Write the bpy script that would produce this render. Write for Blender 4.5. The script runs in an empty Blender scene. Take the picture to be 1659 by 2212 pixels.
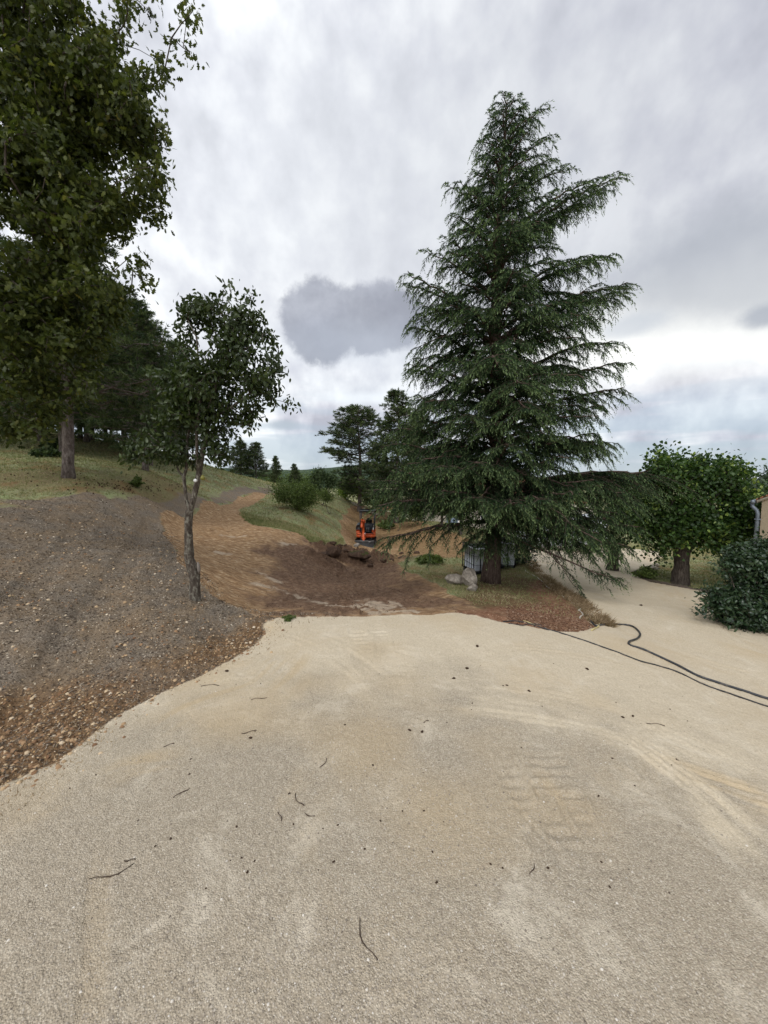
import bpy, math, random
import numpy as np
from mathutils import Vector, Matrix

# ------------------------------------------------------------------ camera, world, sun, exposure
SC = bpy.context.scene
COL = SC.collection
EYE = 2.3
PITCH = math.radians(4.54)
FPX = 831.0                       # focal length in units of a 1659 x 2212 picture
cam_d = bpy.data.cameras.new('camera'); cam = bpy.data.objects.new('camera', cam_d); COL.objects.link(cam)
cam.location = (0, 0, EYE); cam.rotation_euler = (math.pi/2 - PITCH, 0, 0)
cam_d.sensor_fit = 'VERTICAL'; cam_d.sensor_height = 34.6; cam_d.lens = 13.0*831.0/831.07
cam_d.clip_start = 0.05; cam_d.clip_end = 20000
SC.camera = cam
SC.view_settings.view_transform = 'Standard'; SC.view_settings.look = 'None'
SC.view_settings.gamma = 1.0; SC.view_settings.use_curve_mapping = False
SC.view_settings.exposure = 0.0
SC.render.engine = 'CYCLES'
SC.cycles.use_denoising = True
SC.cycles.max_bounces = 6; SC.cycles.diffuse_bounces = 3; SC.cycles.transmission_bounces = 3
SC.cycles.transparent_max_bounces = 8
SUN_EL, SUN_AZ = 48.0, 215.0      # degrees; azimuth clockwise from +Y

def ray(u, v):
    a = (u-829.5)/FPX; b = (1106-v)/FPX
    cp, sp = math.cos(PITCH), math.sin(PITCH)
    return np.array([a, cp + b*sp, -sp + b*cp])
def at(u, v, Y):
    d = ray(u, v); return np.array([d[0]*Y/d[1], Y, EYE + d[2]*Y/d[1]])

# ---- node helpers
class NT:
    def __init__(s, tree): s.t = tree; s.n = tree.nodes; s.l = tree.links
    def new(s, typ, **kw):
        n = s.n.new(typ)
        for k, v in kw.items(): setattr(n, k, v)
        return n
    def put(s, sock, v):
        if hasattr(v, 'is_output') or isinstance(v, bpy.types.NodeSocket): s.l.new(v, sock)
        else:
            if isinstance(v, (tuple, list)) and len(v) == 3 and sock.type == 'RGBA': v = (*v, 1)
            sock.default_value = v
    def m(s, op, a, b=None, c=None, clamp=False):
        n = s.new('ShaderNodeMath', operation=op); n.use_clamp = clamp
        s.put(n.inputs[0], a)
        if b is not None: s.put(n.inputs[1], b)
        if c is not None: s.put(n.inputs[2], c)
        return n.outputs[0]
    def vm(s, op, a, b=None):
        n = s.new('ShaderNodeVectorMath', operation=op); s.put(n.inputs[0], a)
        if b is not None:
            s.put(n.inputs[3] if op == 'SCALE' else n.inputs[1], b)
        return n.outputs[1] if op in ('DOT_PRODUCT', 'LENGTH') else n.outputs[0]
    def noise(s, vec, scale, detail=4, rough=.55, dist=0.0):
        n = s.new('ShaderNodeTexNoise'); s.put(n.inputs['Vector'], vec)
        n.inputs['Scale'].default_value = scale; n.inputs['Detail'].default_value = detail
        n.inputs['Roughness'].default_value = rough; n.inputs['Distortion'].default_value = dist
        return n.outputs['Fac']
    def voro(s, vec, scale, out='Color', feature='F1'):
        n = s.new('ShaderNodeTexVoronoi'); n.feature = feature; s.put(n.inputs['Vector'], vec); n.inputs['Scale'].default_value = scale
        return n.outputs[out]
    def step(s, x, lo, hi, a=0.0, b=1.0, smooth=True):
        n = s.new('ShaderNodeMapRange'); n.interpolation_type = 'SMOOTHSTEP' if smooth else 'LINEAR'
        s.put(n.inputs[0], x)
        for i, v in enumerate((lo, hi, a, b)): s.put(n.inputs[i+1], v)
        return n.outputs[0]
    def mix(s, f, a, b, blend='MIX'):
        n = s.new('ShaderNodeMix', data_type='RGBA', blend_type=blend)
        s.put(n.inputs[0], f); s.put(n.inputs[6], a); s.put(n.inputs[7], b); return n.outputs[2]
    def ramp(s, x, stops):
        n = s.new('ShaderNodeValToRGB'); s.put(n.inputs[0], x); e = n.color_ramp.elements
        while len(e) < len(stops): e.new(0.5)
        for i, (p, c) in enumerate(stops): e[i].position = p; e[i].color = (*c, 1)
        return n.outputs[0]

# ---- sky
world = bpy.data.worlds.new('World'); SC.world = world; world.use_nodes = True
w = NT(world.node_tree); w.n.clear()
sky = w.new('ShaderNodeTexSky'); sky.sky_type = 'NISHITA'; sky.sun_disc = False
sky.sun_elevation = math.radians(SUN_EL); sky.sun_rotation = math.radians(SUN_AZ)
sky.air_density = 1.0; sky.dust_density = 1.5; sky.ozone_density = 1.5
tc = w.new('ShaderNodeTexCoord').outputs['Generated']
D = w.vm('NORMALIZE', tc)
sx = w.new('ShaderNodeSeparateXYZ'); w.put(sx.inputs[0], D)
X_, Y_, Z_ = sx.outputs
zc = w.m('MAXIMUM', Z_, 0.0)
den = w.m('ADD', zc, 0.16)
cb = w.new('ShaderNodeCombineXYZ'); w.put(cb.inputs[0], w.m('DIVIDE', X_, den)); w.put(cb.inputs[1], w.m('DIVIDE', Y_, den))
PL = cb.outputs[0]
n1 = w.noise(w.vm('MULTIPLY', D, (1.0, 1.0, 1.9)), 3.0, 5, .55, 0.0)
n2 = w.noise(w.vm('MULTIPLY', D, (1.35, 1.35, 1.05)), 10.0, 4, .5, 0.0)
n3 = w.noise(D, 1.4, 3, .5)
BG = 0.1
def skyc(r, g, b): return (r/BG, g/BG, b/BG)
def lin(c): return tuple((((x/255.)+.055)/1.055)**2.4 if x/255. > .04045 else x/255./12.92 for x in c)
def sdir(u, v):
    d = ray(u, v); return d/np.linalg.norm(d)
def local(u, v, rot=0.0):
    """tangent coordinates of the sky direction round one fixed compass direction"""
    c = sdir(u, v); r = np.cross(c, (0, 0, 1)); r /= np.linalg.norm(r); t = np.cross(r, c)
    ca, sa = math.cos(rot), math.sin(rot); r2 = ca*r + sa*t; t2 = -sa*r + ca*t
    return w.vm('DOT_PRODUCT', D, tuple(r2)), w.vm('DOT_PRODUCT', D, tuple(t2)), w.vm('DOT_PRODUCT', D, tuple(c))
def blob(u, v, ru, rv, rot=0, edge=.35, warp=.5, wscale=7.0, seed=0.0):
    a, b, c = local(u, v, rot)
    wn = w.m('SUBTRACT', w.noise(w.vm('ADD', D, (seed, seed*.7, 0)), wscale, 6, .68), .5)
    q = w.m('ADD', w.m('POWER', w.m('DIVIDE', a, ru), 2.0), w.m('POWER', w.m('DIVIDE', b, rv), 2.0))
    q = w.m('ADD', w.m('SQRT', q), w.m('MULTIPLY', wn, warp))
    f = w.step(q, 1-edge, 1+edge, 1.0, 0.0)
    return w.m('MULTIPLY', f, w.m('GREATER_THAN', c, 0.0))
lum = w.m('ADD', w.m('MULTIPLY', w.m('SUBTRACT', n1, .5), 1.0), w.m('MULTIPLY', w.m('SUBTRACT', n2, .5), 1.15))
lum = w.m('ADD', lum, w.m('MULTIPLY', w.m('SUBTRACT', n3, .5), .5))
lum = w.m('ADD', lum, .5)
cloud = w.ramp(lum, [(0.22, lin((156, 158, 170))), (.42, lin((186, 188, 198))), (.54, lin((204, 206, 212))), (.72, lin((230, 232, 234)))])
# clear air low down, seen through thin bands of cloud
band = w.noise(w.vm('MULTIPLY', D, (2.2, 2.2, 17.0)), 1.6, 4, .5, 0.0)
low = w.step(Z_, 0.02, 0.34, 1.0, 0.0)
blue = w.m('MULTIPLY', w.step(w.m('ADD', band, w.m('MULTIPLY', low, .22)), .50, .72), low)
nish = w.mix(1.0, sky.outputs[0], (BG*1.0,)*3, 'MULTIPLY')
air = w.mix(.55, w.mix(1.0, sky.outputs[0], (.055,)*3, 'MULTIPLY'), lin((170, 190, 205)))
col = w.mix(w.m('MULTIPLY', blue, .72), cloud, air)
# bright thin part in the middle, grey upper right, bright gap and dark wedge on the right
bc = [
    (blob(800, 450, .50, .30, 0, .8, .5, 3.0, 1.0), lin((222, 226, 229)), .6),
    (blob(1500, 180, .60, .30, 0, .8, .6, 3.0, 2.0), lin((160, 163, 172)), .60),
    (blob(1560, 690, .34, .085, 0.0, .7, .5, 5.0, 3.0), lin((243, 243, 238)), .75),
    (blob(1700, 560, .30, .10, -.15, .5, .7, 5.0, 4.0), lin((155, 160, 168)), .75),
    (blob(1360, 705, .060, .022, 0.1, .6, 1.0, 16.0, 5.0), lin((176, 182, 190)), .7),
    (blob(1655, 682, .030, .018, 0, .6, 1.0, 18.0, 6.0), lin((150, 156, 166)), .8),
    (blob(612, 917, .036, .011, 0, .6, .9, 20.0, 7.0), lin((160, 170, 180)), .8),
    (blob(1225, 365, .040, .022, .3, .7, 1.0, 14.0, 8.0), lin((178, 182, 190)), .6),
    (blob(790, 860, .10, .014, 0, .7, .9, 12.0, 9.0), lin((222, 228, 232)), .6),
]
for f, c, k in bc: col = w.mix(w.m('MULTIPLY', f, k), col, c)
# the dark flat-bottomed cumulus
cu = w.m('MAXIMUM', blob(805, 690, .120, .078, 0, .15, .80, 12.0, 11.0), blob(690, 700, .090, .088, 0, .15, .80, 12.0, 14.0))
shade = w.noise(D, 8.0, 5, .6)
_, cub, _ = local(750, 690)
sh2 = w.m('ADD', shade, w.m('MULTIPLY', cub, 2.2))
cucol = w.ramp(sh2, [(.30, lin((118, 122, 134))), (.55, lin((134, 138, 150))), (.80, lin((160, 164, 175)))])
col = w.mix(w.m('MULTIPLY', cu, .88), col, cucol)
skirt = blob(755, 755, .20, .055, 0, .8, 1.0, 8.0, 13.0)
col = w.mix(w.m('MULTIPLY', skirt, .4), col, lin((175, 183, 196)))
# below the horizon
col = w.mix(w.step(Z_, -.03, 0.0, 1.0, 0.0), col, (.16, .15, .12))
# brighter veil of cloud over the sun, behind the camera
az = math.radians(SUN_AZ); el = math.radians(SUN_EL)
sv = (math.sin(az)*math.cos(el), math.cos(az)*math.cos(el), math.sin(el))
glow = w.m('POWER', w.m('MAXIMUM', w.vm('DOT_PRODUCT', D, sv), 0.0), 3.0)
SKYGAIN = 1.42
gain = w.m('MULTIPLY', w.m('ADD', SKYGAIN, w.m('MULTIPLY', glow, 1.6)), 1/BG)
bgn = w.new('ShaderNodeBackground'); bgn.inputs['Strength'].default_value = BG
sc_ = w.vm('SCALE', col, gain)
w.l.new(sc_, bgn.inputs['Color'])
wo = w.new('ShaderNodeOutputWorld'); w.l.new(bgn.outputs[0], wo.inputs[0])

sun_d = bpy.data.lights.new('sun', 'SUN'); sun = bpy.data.objects.new('sun', sun_d); COL.objects.link(sun)
sun_d.energy = 1.3; sun_d.angle = math.radians(14); sun_d.color = (1.0, .96, .9)
sun.rotation_euler = Vector(sv).to_track_quat('Z', 'Y').to_euler()

# ------------------------------------------------------------------ helpers
RNG = np.random.default_rng(7)
random.seed(7)
def tag(o, label=None, cat=None, group=None, kind=None):
    if label: o['label'] = label
    if cat: o['category'] = cat
    if group: o['group'] = group
    if kind: o['kind'] = kind
    return o
def empty(name, loc, rz=0.0, label=None, cat=None, group=None):
    o = bpy.data.objects.new(name, None); COL.objects.link(o); o.location = Vector(loc); o.rotation_euler = (0, 0, rz)
    o.empty_display_size = .2
    return tag(o, label, cat, group)
def npmesh(name, V, faces, mat, smooth=False, attrs=None, parent=None, link=True):
    """faces: list of int arrays (n,k)"""
    V = np.asarray(V, dtype=np.float32)
    faces = [np.asarray(f, dtype=np.int32) for f in (faces if isinstance(faces, (list, tuple)) else [faces]) if len(f)]
    me = bpy.data.meshes.new(name)
    me.vertices.add(len(V)); me.vertices.foreach_set('co', V.ravel())
    loops = np.concatenate([f.ravel() for f in faces]); tot = np.concatenate([np.full(len(f), f.shape[1], np.int32) for f in faces])
    me.loops.add(len(loops)); me.loops.foreach_set('vertex_index', loops)
    me.polygons.add(len(tot)); st = np.concatenate([[0], np.cumsum(tot)[:-1]]).astype(np.int32)
    me.polygons.foreach_set('loop_start', st)
    if smooth: me.polygons.foreach_set('use_smooth', np.ones(len(tot), dtype=bool))
    me.update(calc_edges=True)
    for k, a in (attrs or {}).items():
        a = np.asarray(a, dtype=np.float32)
        if a.ndim == 1:
            at_ = me.attributes.new(k, 'FLOAT', 'POINT'); at_.data.foreach_set('value', a)
        else:
            at_ = me.attributes.new(k, 'FLOAT_COLOR', 'POINT'); at_.data.foreach_set('color', a.ravel())
    if mat: me.materials.append(mat)
    if not link: return me
    o = bpy.data.objects.new(name, me); COL.objects.link(o)
    if parent: o.parent = parent
    return o
def copy_thing(o, parent=None):
    c = o.copy(); COL.objects.link(c); c.parent = parent
    for ch in list(o.children): copy_thing(ch, c)
    return c

# numpy gradient-ish value noise
_perm = np.random.default_rng(3).permutation(4096)
_val = np.random.default_rng(4).random(4096)*2-1
def vnoise(x, y, z=0.0):
    x = np.asarray(x, float); y = np.asarray(y, float)
    xi = np.floor(x).astype(np.int64); yi = np.floor(y).astype(np.int64); zi = int(z)
    fx = x-xi; fy = y-yi; fx = fx*fx*fx*(fx*(fx*6-15)+10); fy = fy*fy*fy*(fy*(fy*6-15)+10)
    def h(a, b): return _val[_perm[(_perm[(_perm[a & 4095]+b) & 4095]+zi*57) & 4095]]
    return (h(xi, yi)*(1-fx)+h(xi+1, yi)*fx)*(1-fy)+(h(xi, yi+1)*(1-fx)+h(xi+1, yi+1)*fx)*fy
def fbm(x, y, o=4, z=0, g=.5):
    s = 0; a = 1; t = 0
    for i in range(o):
        s = s+a*vnoise(x*2**i+i*17.3, y*2**i-i*9.1, z+i); t += a; a *= g
    return s/t

# ------------------------------------------------------------------ terrain
CP = []                                       # control points (x, y, z)
def cp(u, v, Y): CP.append(at(u, v, Y))
def cw(x, y, z): CP.append(np.array([x, y, z], float))
# the forecourt of compacted gravel, a level sheet
for x in (-6, -3, 0, 3, 6):
    for y in (-6, -2, 0.5, 2): cw(x*(.6 if y > 0 else 1.2), y, 0.0 - (.05*max(0, x-2)))
for u, v in ((0, 1720), (130, 1645), (250, 1548), (400, 1472), (500, 1422), (575, 1378), (610, 1335), (720, 1334), (870, 1330), (990, 1324), (1060, 1338)):
    d = ray(u, v); CP.append(np.array([0, 0, EYE])+d*(EYE/-d[2]))
for u, v, Y in (
  (1100, 1346, 6.15), (1200, 1360, 6.1), (1285, 1357, 6.4), (1659, 1500, 4.9), (1450, 1420, 5.7), (1500, 1330, 8.0), (1659, 1375, 7.2), (1560, 1285, 11.0),
  (1659, 1300, 10.5), (1400, 1240, 14.3), (1300, 1290, 9.6), (1230, 1260, 12.0), (1180, 1215, 16.5), (1400, 1190, 22.0), (1200, 1180, 23.0), (1470, 1262, 12.4),
  (1600, 1240, 16.0), (1659, 1200, 22.0), (1500, 1200, 20.0), (1800, 1320, 10.0),
  # bank under the cedar
  (1060, 1258, 11.2), (1000, 1272, 9.8), (1100, 1290, 8.9), (1180, 1300, 8.4), (1230, 1330, 7.3), (1150, 1335, 6.7), (1140, 1240, 12.4), (1030, 1310, 7.4),
  (1010, 1243, 14.2), (1120, 1220, 14.5), (900, 1240, 12.5), (1140, 1205, 17.0),
  # the lower track, falling away from the forecourt
  (720, 1300, 7.8), (900, 1300, 7.8), (720, 1270, 9.9), (850, 1270, 9.9), (720, 1240, 12.8), (800, 1225, 15.0), (790, 1182, 22.0), (790, 1170, 24.8), (800, 1130, 30.0),
  (850, 1150, 26.5), (820, 1100, 36.0), (740, 1105, 31.0), (745, 1150, 24.0), (735, 1180, 19.0), (700, 1190, 16.0), (760, 1094, 34.5),
  # needle-strewn rise on its right
  (930, 1210, 16.0), (870, 1195, 18.5), (930, 1142, 24.0), (1000, 1166, 21.0), (880, 1125, 29.0), (980, 1200, 17.0),
  # the dug area and the upper track
  (660, 1310, 7.0), (560, 1320, 6.7), (500, 1300, 7.1), (470, 1270, 7.8), (450, 1230, 9.0), (420, 1180, 11.2), (390, 1140, 13.3), (350, 1112, 15.5), (450, 1120, 16.5), (600, 1170, 13.6),
  (560, 1240, 10.2), (640, 1240, 11.0), (520, 1190, 12.2), (500, 1084, 24.0), (590, 1070, 32.0), (640, 1160, 15.6), (570, 1142, 15.6), (515, 1112, 18.5), (680, 1215, 13.0),
  # grass wedge between the tracks
  (560, 1105, 21.0), (640, 1100, 22.0), (680, 1140, 20.5), (720, 1120, 25.0), (700, 1090, 27.5), (600, 1072, 30.0), (740, 1075, 34.0), (690, 1170, 17.0),
  # mulch bank on the left
  (421, 1292, 6.5), (350, 1200, 8.6), (330, 1130, 12.4), (300, 1330, 5.6), (400, 1360, 5.45), (200, 1420, 4.75), (60, 1550, 3.75), (100, 1300, 5.7), (0, 1400, 4.5), (0, 1300, 5.2), (250, 1220, 7.6), (100, 1150, 9.0),
  (0, 1180, 7.8), (0, 1092, 11.0), (200, 1070, 12.3), (320, 1075, 14.2), (480, 1320, 6.3), (540, 1340, 6.1), (480, 1380, 5.75), (-300, 1300, 5.0), (-300, 1100, 9.5), (-200, 1500, 3.9), (-350, 1700, 2.9),
  # hillside under the pines
  (145, 1030, 14.0), (312, 1015, 19.0), (140, 980, 21.0), (88, 952, 25.0), (185, 956, 27.0), (268, 978, 26.0), (0, 1000, 16.0), (0, 940, 25.0), (-300, 960, 18.0), (-300, 880, 27.0),
  (400, 1050, 19.0), (400, 1003, 27.0), (440, 1010, 29.0), (500, 1027, 33.0), (580, 1046, 38.0), (500, 1060, 26.5), (430, 1075, 20.0), (560, 1056, 33.0)):
    cp(u, v, Y)
# beyond what is seen the ground falls to the valley; left it stays high
for x, y, z in ((-24, 45, 4.0), (-15, 55, 1.0), (-10, 44, 1.6), (-4, 48, -.4), (0, 55, -2.5), (8, 50, -3.6), (18, 45, -4.0), (30, 40, -4.0), (30, 25, -2.8), (20, 30, -3.0), (9, 34, -3.0), (13, 32, -3.1), (6, 42, -3.2),
  (20, 15, -1.9), (25, 5, -1.4), (15, 5, -.8), (12, -5, -.4), (25, -12, -1), (0, -14, 0), (-12, -12, .6), (-18, 0, 2.2), (-28, 10, 5.0), (-40, 20, 8.5), (-35, 35, 8.0), (-45, 55, 6.0), (-20, 35, 4.8), (-30, 70, -1),
  (0, 75, -6), (40, 70, -8), (60, 30, -6), (60, -10, -4), (-60, 0, 9), (-60, -30, 7), (0, -50, 0), (60, -50, -3), (-10, 10, 1.8), (-60, 70, 3)):
    cw(x, y, z)
CP = np.array(CP)
def _fit():
    P = CP[:, :2]; n = len(P)
    r2 = ((P[:, None]-P[None])**2).sum(-1)
    K = .5*r2*np.log(r2+1e-9)
    # nearer points are known more exactly
    K += np.diag(.002*(1+np.hypot(P[:, 0], P[:, 1])*.5)*6)
    A = np.zeros((n+3, n+3)); A[:n, :n] = K; A[:n, n] = 1; A[:n, n+1:] = P; A[n, :n] = 1; A[n+1:, :n] = P.T
    b = np.zeros(n+3); b[:n] = CP[:, 2]
    return np.linalg.solve(A, b)
_W = _fit()
def base_h(x, y):
    x = np.asarray(x, float).ravel(); y = np.asarray(y, float).ravel(); out = np.empty(len(x)); P = CP[:, :2]; n = len(P)
    for i in range(0, len(x), 60000):
        a = x[i:i+60000]; b = y[i:i+60000]
        r2 = (a[:, None]-P[None, :, 0])**2+(b[:, None]-P[None, :, 1])**2
        out[i:i+60000] = (.5*r2*np.log(r2+1e-9))@_W[:n]+_W[n]+_W[n+1]*a+_W[n+2]*b
    r = np.hypot(x, y)                        # far off, ease into the valley floor
    k = np.clip((r-60)/30, 0, 1); k = k*k*(3-2*k)
    return out*(1-k)+(-9.0)*k
def hit(u, v, far=60.0):
    d = ray(u, v); t = np.geomspace(.8, far, 500)
    P = np.array([0, 0, EYE])+d[None]*t[:, None]
    g = base_h(P[:, 0], P[:, 1])-P[:, 2]
    i = np.argmax(g > 0)
    if g[i] <= 0: i = len(t)-1
    if i == 0: return P[0]
    f = g[i-1]/(g[i-1]-g[i]+1e-12); tt = t[i-1]+(t[i]-t[i-1])*f
    return np.array([0, 0, EYE])+d*tt
def poly(*uv):
    out = []
    for p in uv:
        out.append(hit(p[0], p[1])[:2] if len(p) == 2 else np.array(p[:2], float))   # a third item: world x, y
    return np.array(out)
def sdist(x, y, P):
    """signed distance to a polygon, positive inside"""
    d = np.full(x.shape, 1e9); ins = np.zeros(x.shape, bool)
    for i in range(len(P)):
        a = P[i]; b = P[(i+1) % len(P)]; e = b-a; L = e@e+1e-12
        t = np.clip(((x-a[0])*e[0]+(y-a[1])*e[1])/L, 0, 1)
        d = np.minimum(d, (x-a[0]-t*e[0])**2+(y-a[1]-t*e[1])**2)
        c = (a[1] > y) != (b[1] > y)
        if abs(e[1]) > 1e-12: ins ^= c & (x < e[0]*(y-a[1])/e[1]+a[0])
    d = np.sqrt(d); return np.where(ins, d, -d)
edge_l = [(0, 1700), (70, 1668), (130, 1640), (190, 1590), (250, 1545), (330, 1500), (400, 1468), (460, 1440), (510, 1415), (550, 1395), (578, 1365), (572, 1345)]
edge_t = [(600, 1333), (660, 1331), (720, 1332), (800, 1330), (870, 1327), (930, 1327), (990, 1321), (1030, 1330), (1075, 1340)]
edge_b = [(1130, 1350), (1200, 1361), (1250, 1363), (1288, 1354)]
edge_r = [(1262, 1318), (1225, 1290), (1180, 1258), (1150, 1232), (1140, 1215), (1150, 1197)]
Z_GRAVEL = poly((-5, -25, 0), (-6.5, -3, 0), (-4.2, 1.0, 0), *edge_l, *edge_t, *edge_b, *edge_r, (9, 32, 0), (12, 42, 0), (17, 42, 0), (16, 26, 0), (1440, 1195), (1400, 1222), (1372, 1232), (1375, 1243), (1410, 1257),
                (1470, 1268), (1530, 1278), (1600, 1291), (1700, 1305), (14, 9.5, 0), (22, 6, 0), (24, -25, 0))
Z_MULCH = poly((-5, -25, 0), (-6.5, -3, 0), (-4.2, 1.0, 0), *edge_l, (600, 1333), (560, 1328), (500, 1308), (455, 1285), (425, 1255), (395, 1222), (372, 1185), (352, 1150), (338, 1113), (430, 1098), (510, 1080), (590, 1066), (584, 1050), (540, 1055), (470, 1068), (420, 1078), (340, 1080), (260, 1068), (180, 1064), (100, 1072), (0, 1094), (-300, 1108), (-25, 4, 0), (-25, -25, 0))
Z_RED = poly((-6.3, -3, 0), (-4.4, 1.0, 0), *edge_l[:-1], (545, 1372), (480, 1362), (400, 1385), (330, 1400), (240, 1430), (150, 1462), (0, 1500), (-250, 1600), (-6.5, 1.5, 0))
Z_DUG = poly((600, 1333), (560, 1328), (500, 1308), (455, 1285), (425, 1255), (395, 1222), (372, 1185), (352, 1150), (338, 1118), (345, 1108), (430, 1096), (510, 1079), (592, 1066), (594, 1071), (545, 1090), (520, 1101), (514, 1113), (545, 1130), (590, 1143), (640, 1150), (670, 1172), (700, 1196), (735, 1186),
             (745, 1172), (737, 1140), (738, 1112), (755, 1098), (790, 1090), (830, 1092), (860, 1104), (900, 1118), (930, 1140), (975, 1150), (1010, 1168), (1005, 1190), (990, 1205), (900, 1208), (855, 1216), (880, 1238), (940, 1262), (985, 1285), (1020, 1308), (1075, 1340), *edge_t[::-1])
Z_DARK = poly((600, 1330), (540, 1312), (520, 1290), (560, 1240), (560, 1195), (620, 1160), (650, 1156), (680, 1180), (700, 1200), (900, 1200), (870, 1225), (900, 1245), (960, 1270), (1010, 1300), (1075, 1340), (990, 1322), (870, 1328), (720, 1332))
Z_NEEDLE = poly((850, 1214), (860, 1180), (800, 1180), (760, 1178), (750, 1130), (752, 1105), (790, 1095), (860, 1104), (900, 1118), (930, 1138), (975, 1150), (1015, 1168), (1010, 1190), (990, 1207), (900, 1208))
Z_RSLOPE = poly((1040, 1318), (1075, 1340), *edge_b, *edge_r[:3], (1150, 1272), (1170, 1300), (1120, 1308))
Z_BROWN = poly((990, 1285), (1040, 1318), (1200, 1320), (1250, 1310), (1180, 1258), (1110, 1238), (1040, 1262))      # bare soil under the cedar
Z_CEDARBANK = poly((900, 1225), (1000, 1212), (1150, 1215), (1190, 1262), (1262, 1318), (1288, 1354), (1075, 1340), (985, 1285), (930, 1255))  # whole bank round the cedar, tinted part way to brown soil
Z_LITTER = poly((-200, 1035), (0, 1020), (145, 1022), (260, 1030), (420, 1050), (420, 1075), (330, 1094), (260, 1068), (180, 1062), (60, 1050), (-200, 1060))
def sm(d, w_): return np.clip(d/w_+.5, 0, 1)
# straight-sided marks pressed into the ground: (p0, p1, width, pitch, depth)
def mark(u0, v0, u1, v1, wd, pitch, dep, skew=0.0): return (hit(u0, v0)[:2], hit(u1, v1)[:2], wd, pitch, dep, skew)
MARKS = [mark(1170, 1570, 1265, 1920, .34, .105, .026, .25), mark(1095, 1620, 1185, 1860, .16, .10, .020, .2),
         mark(1385, 1640, 1640, 1800, .34, .11, .022, .9), mark(1480, 1600, 1659, 1690, .3, .13, .018, .9),
         mark(752, 1325, 738, 1225, .30, .19, .10, 0), mark(792, 1325, 775, 1225, .30, .19, .10, 0),
         mark(775, 1420, 770, 1345, .26, .15, .022, 0), mark(820, 1400, 812, 1345, .22, .15, .018, 0)]
def sweep(pts, *a): return (catmull(np.array([hit(u, v)[:2] for u, v in pts])), *a)
def catmull(P, n=5):
    E = np.vstack([2*P[0]-P[1], P, 2*P[-1]-P[-2]]); Q = []
    for i in range(1, len(E)-2):
        for k in range(n):
            t = k/n; Q.append(.5*((2*E[i])+(-E[i-1]+E[i+1])*t+(2*E[i-1]-5*E[i]+4*E[i+1]-E[i+2])*t*t+(-E[i-1]+3*E[i]-3*E[i+1]+E[i+2])*t**3))
    return np.array(Q+[P[-1]])
SWEEPS = [sweep([(1330, 1575), (1420, 1640), (1540, 1735), (1659, 1850)], .34, 4, .009, .9, 0), sweep([(1400, 1640), (1520, 1685), (1659, 1730), (1800, 1760)], .40, 5, .010, .3, .9), sweep([(1440, 1700), (1560, 1790), (1650, 1900)], .3, 0, .0, .8, 0),
          sweep([(1085, 1640), (1110, 1720), (1160, 1790), (1245, 1870)], .07, 1, .016, 0, .3), sweep([(1175, 1620), (1200, 1700), (1240, 1790), (1300, 1850)], .07, 1, .016, 0, .3), sweep([(1250, 1760), (1290, 1800), (1310, 1840)], .22, 0, 0, 1.0, 0),
          sweep([(1130, 1640), (1180, 1730), (1260, 1830)], .36, 0, .010, .1, .9), sweep([(560, 2010), (640, 1960), (760, 1950)], .22, 0, 0, .9, 0), sweep([(1390, 1900), (1420, 1950)], .14, 0, 0, 1, 0), sweep([(960, 1500), (1200, 1530), (1420, 1590), (1600, 1700)], .9, 9, .003, .4, 0),
          sweep([(1060, 1380), (1240, 1400), (1450, 1450), (1659, 1560)], .9, 8, .004, .35, .2), sweep([(1250, 1270), (1330, 1330), (1480, 1400), (1659, 1450)], 1.2, 9, .005, .4, .2), sweep([(1350, 1260), (1450, 1320), (1600, 1390)], 1.0, 8, .005, .4, .1),
          sweep([(1390, 1170), (1420, 1240), (1520, 1330), (1659, 1420)], .8, 5, .006, .3, .4), sweep([(330, 1590), (420, 1530), (560, 1480), (640, 1400)], .7, 0, 0, 0, .9), sweep([(230, 1780), (212, 1900), (205, 2050), (190, 2212), (160, 2400)], .12, 0, .008, 0, .25), sweep([(180, 1700), (300, 1660), (420, 1640)], .4, 0, 0, 0, .9),
          sweep([(620, 1360), (720, 1400), (830, 1480)], .6, 5, .004, .5, 0), sweep([(880, 1690), (930, 1700)], .2, 0, 0, .9, .3),
          sweep([(330, 1120), (270, 1220), (180, 1340), (70, 1500), (-40, 1640)], .5, 0, .06, 0, 0), sweep([(180, 1120), (100, 1230), (0, 1360), (-120, 1500)], .5, 0, .05, 0, 0)]
MOUNDS = [(hit(732, 1205), 1.3, .7, .42), (hit(795, 1203), 1.5, .75, .36), (hit(775, 1212), 1.6, .8, .22), (hit(880, 1208), 1.4, .5, .12), (hit(700, 1208), .9, .6, .2)]
MOUNDS = [(p[0], p[1], a, b, h) for p, a, b, h in MOUNDS]
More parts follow.
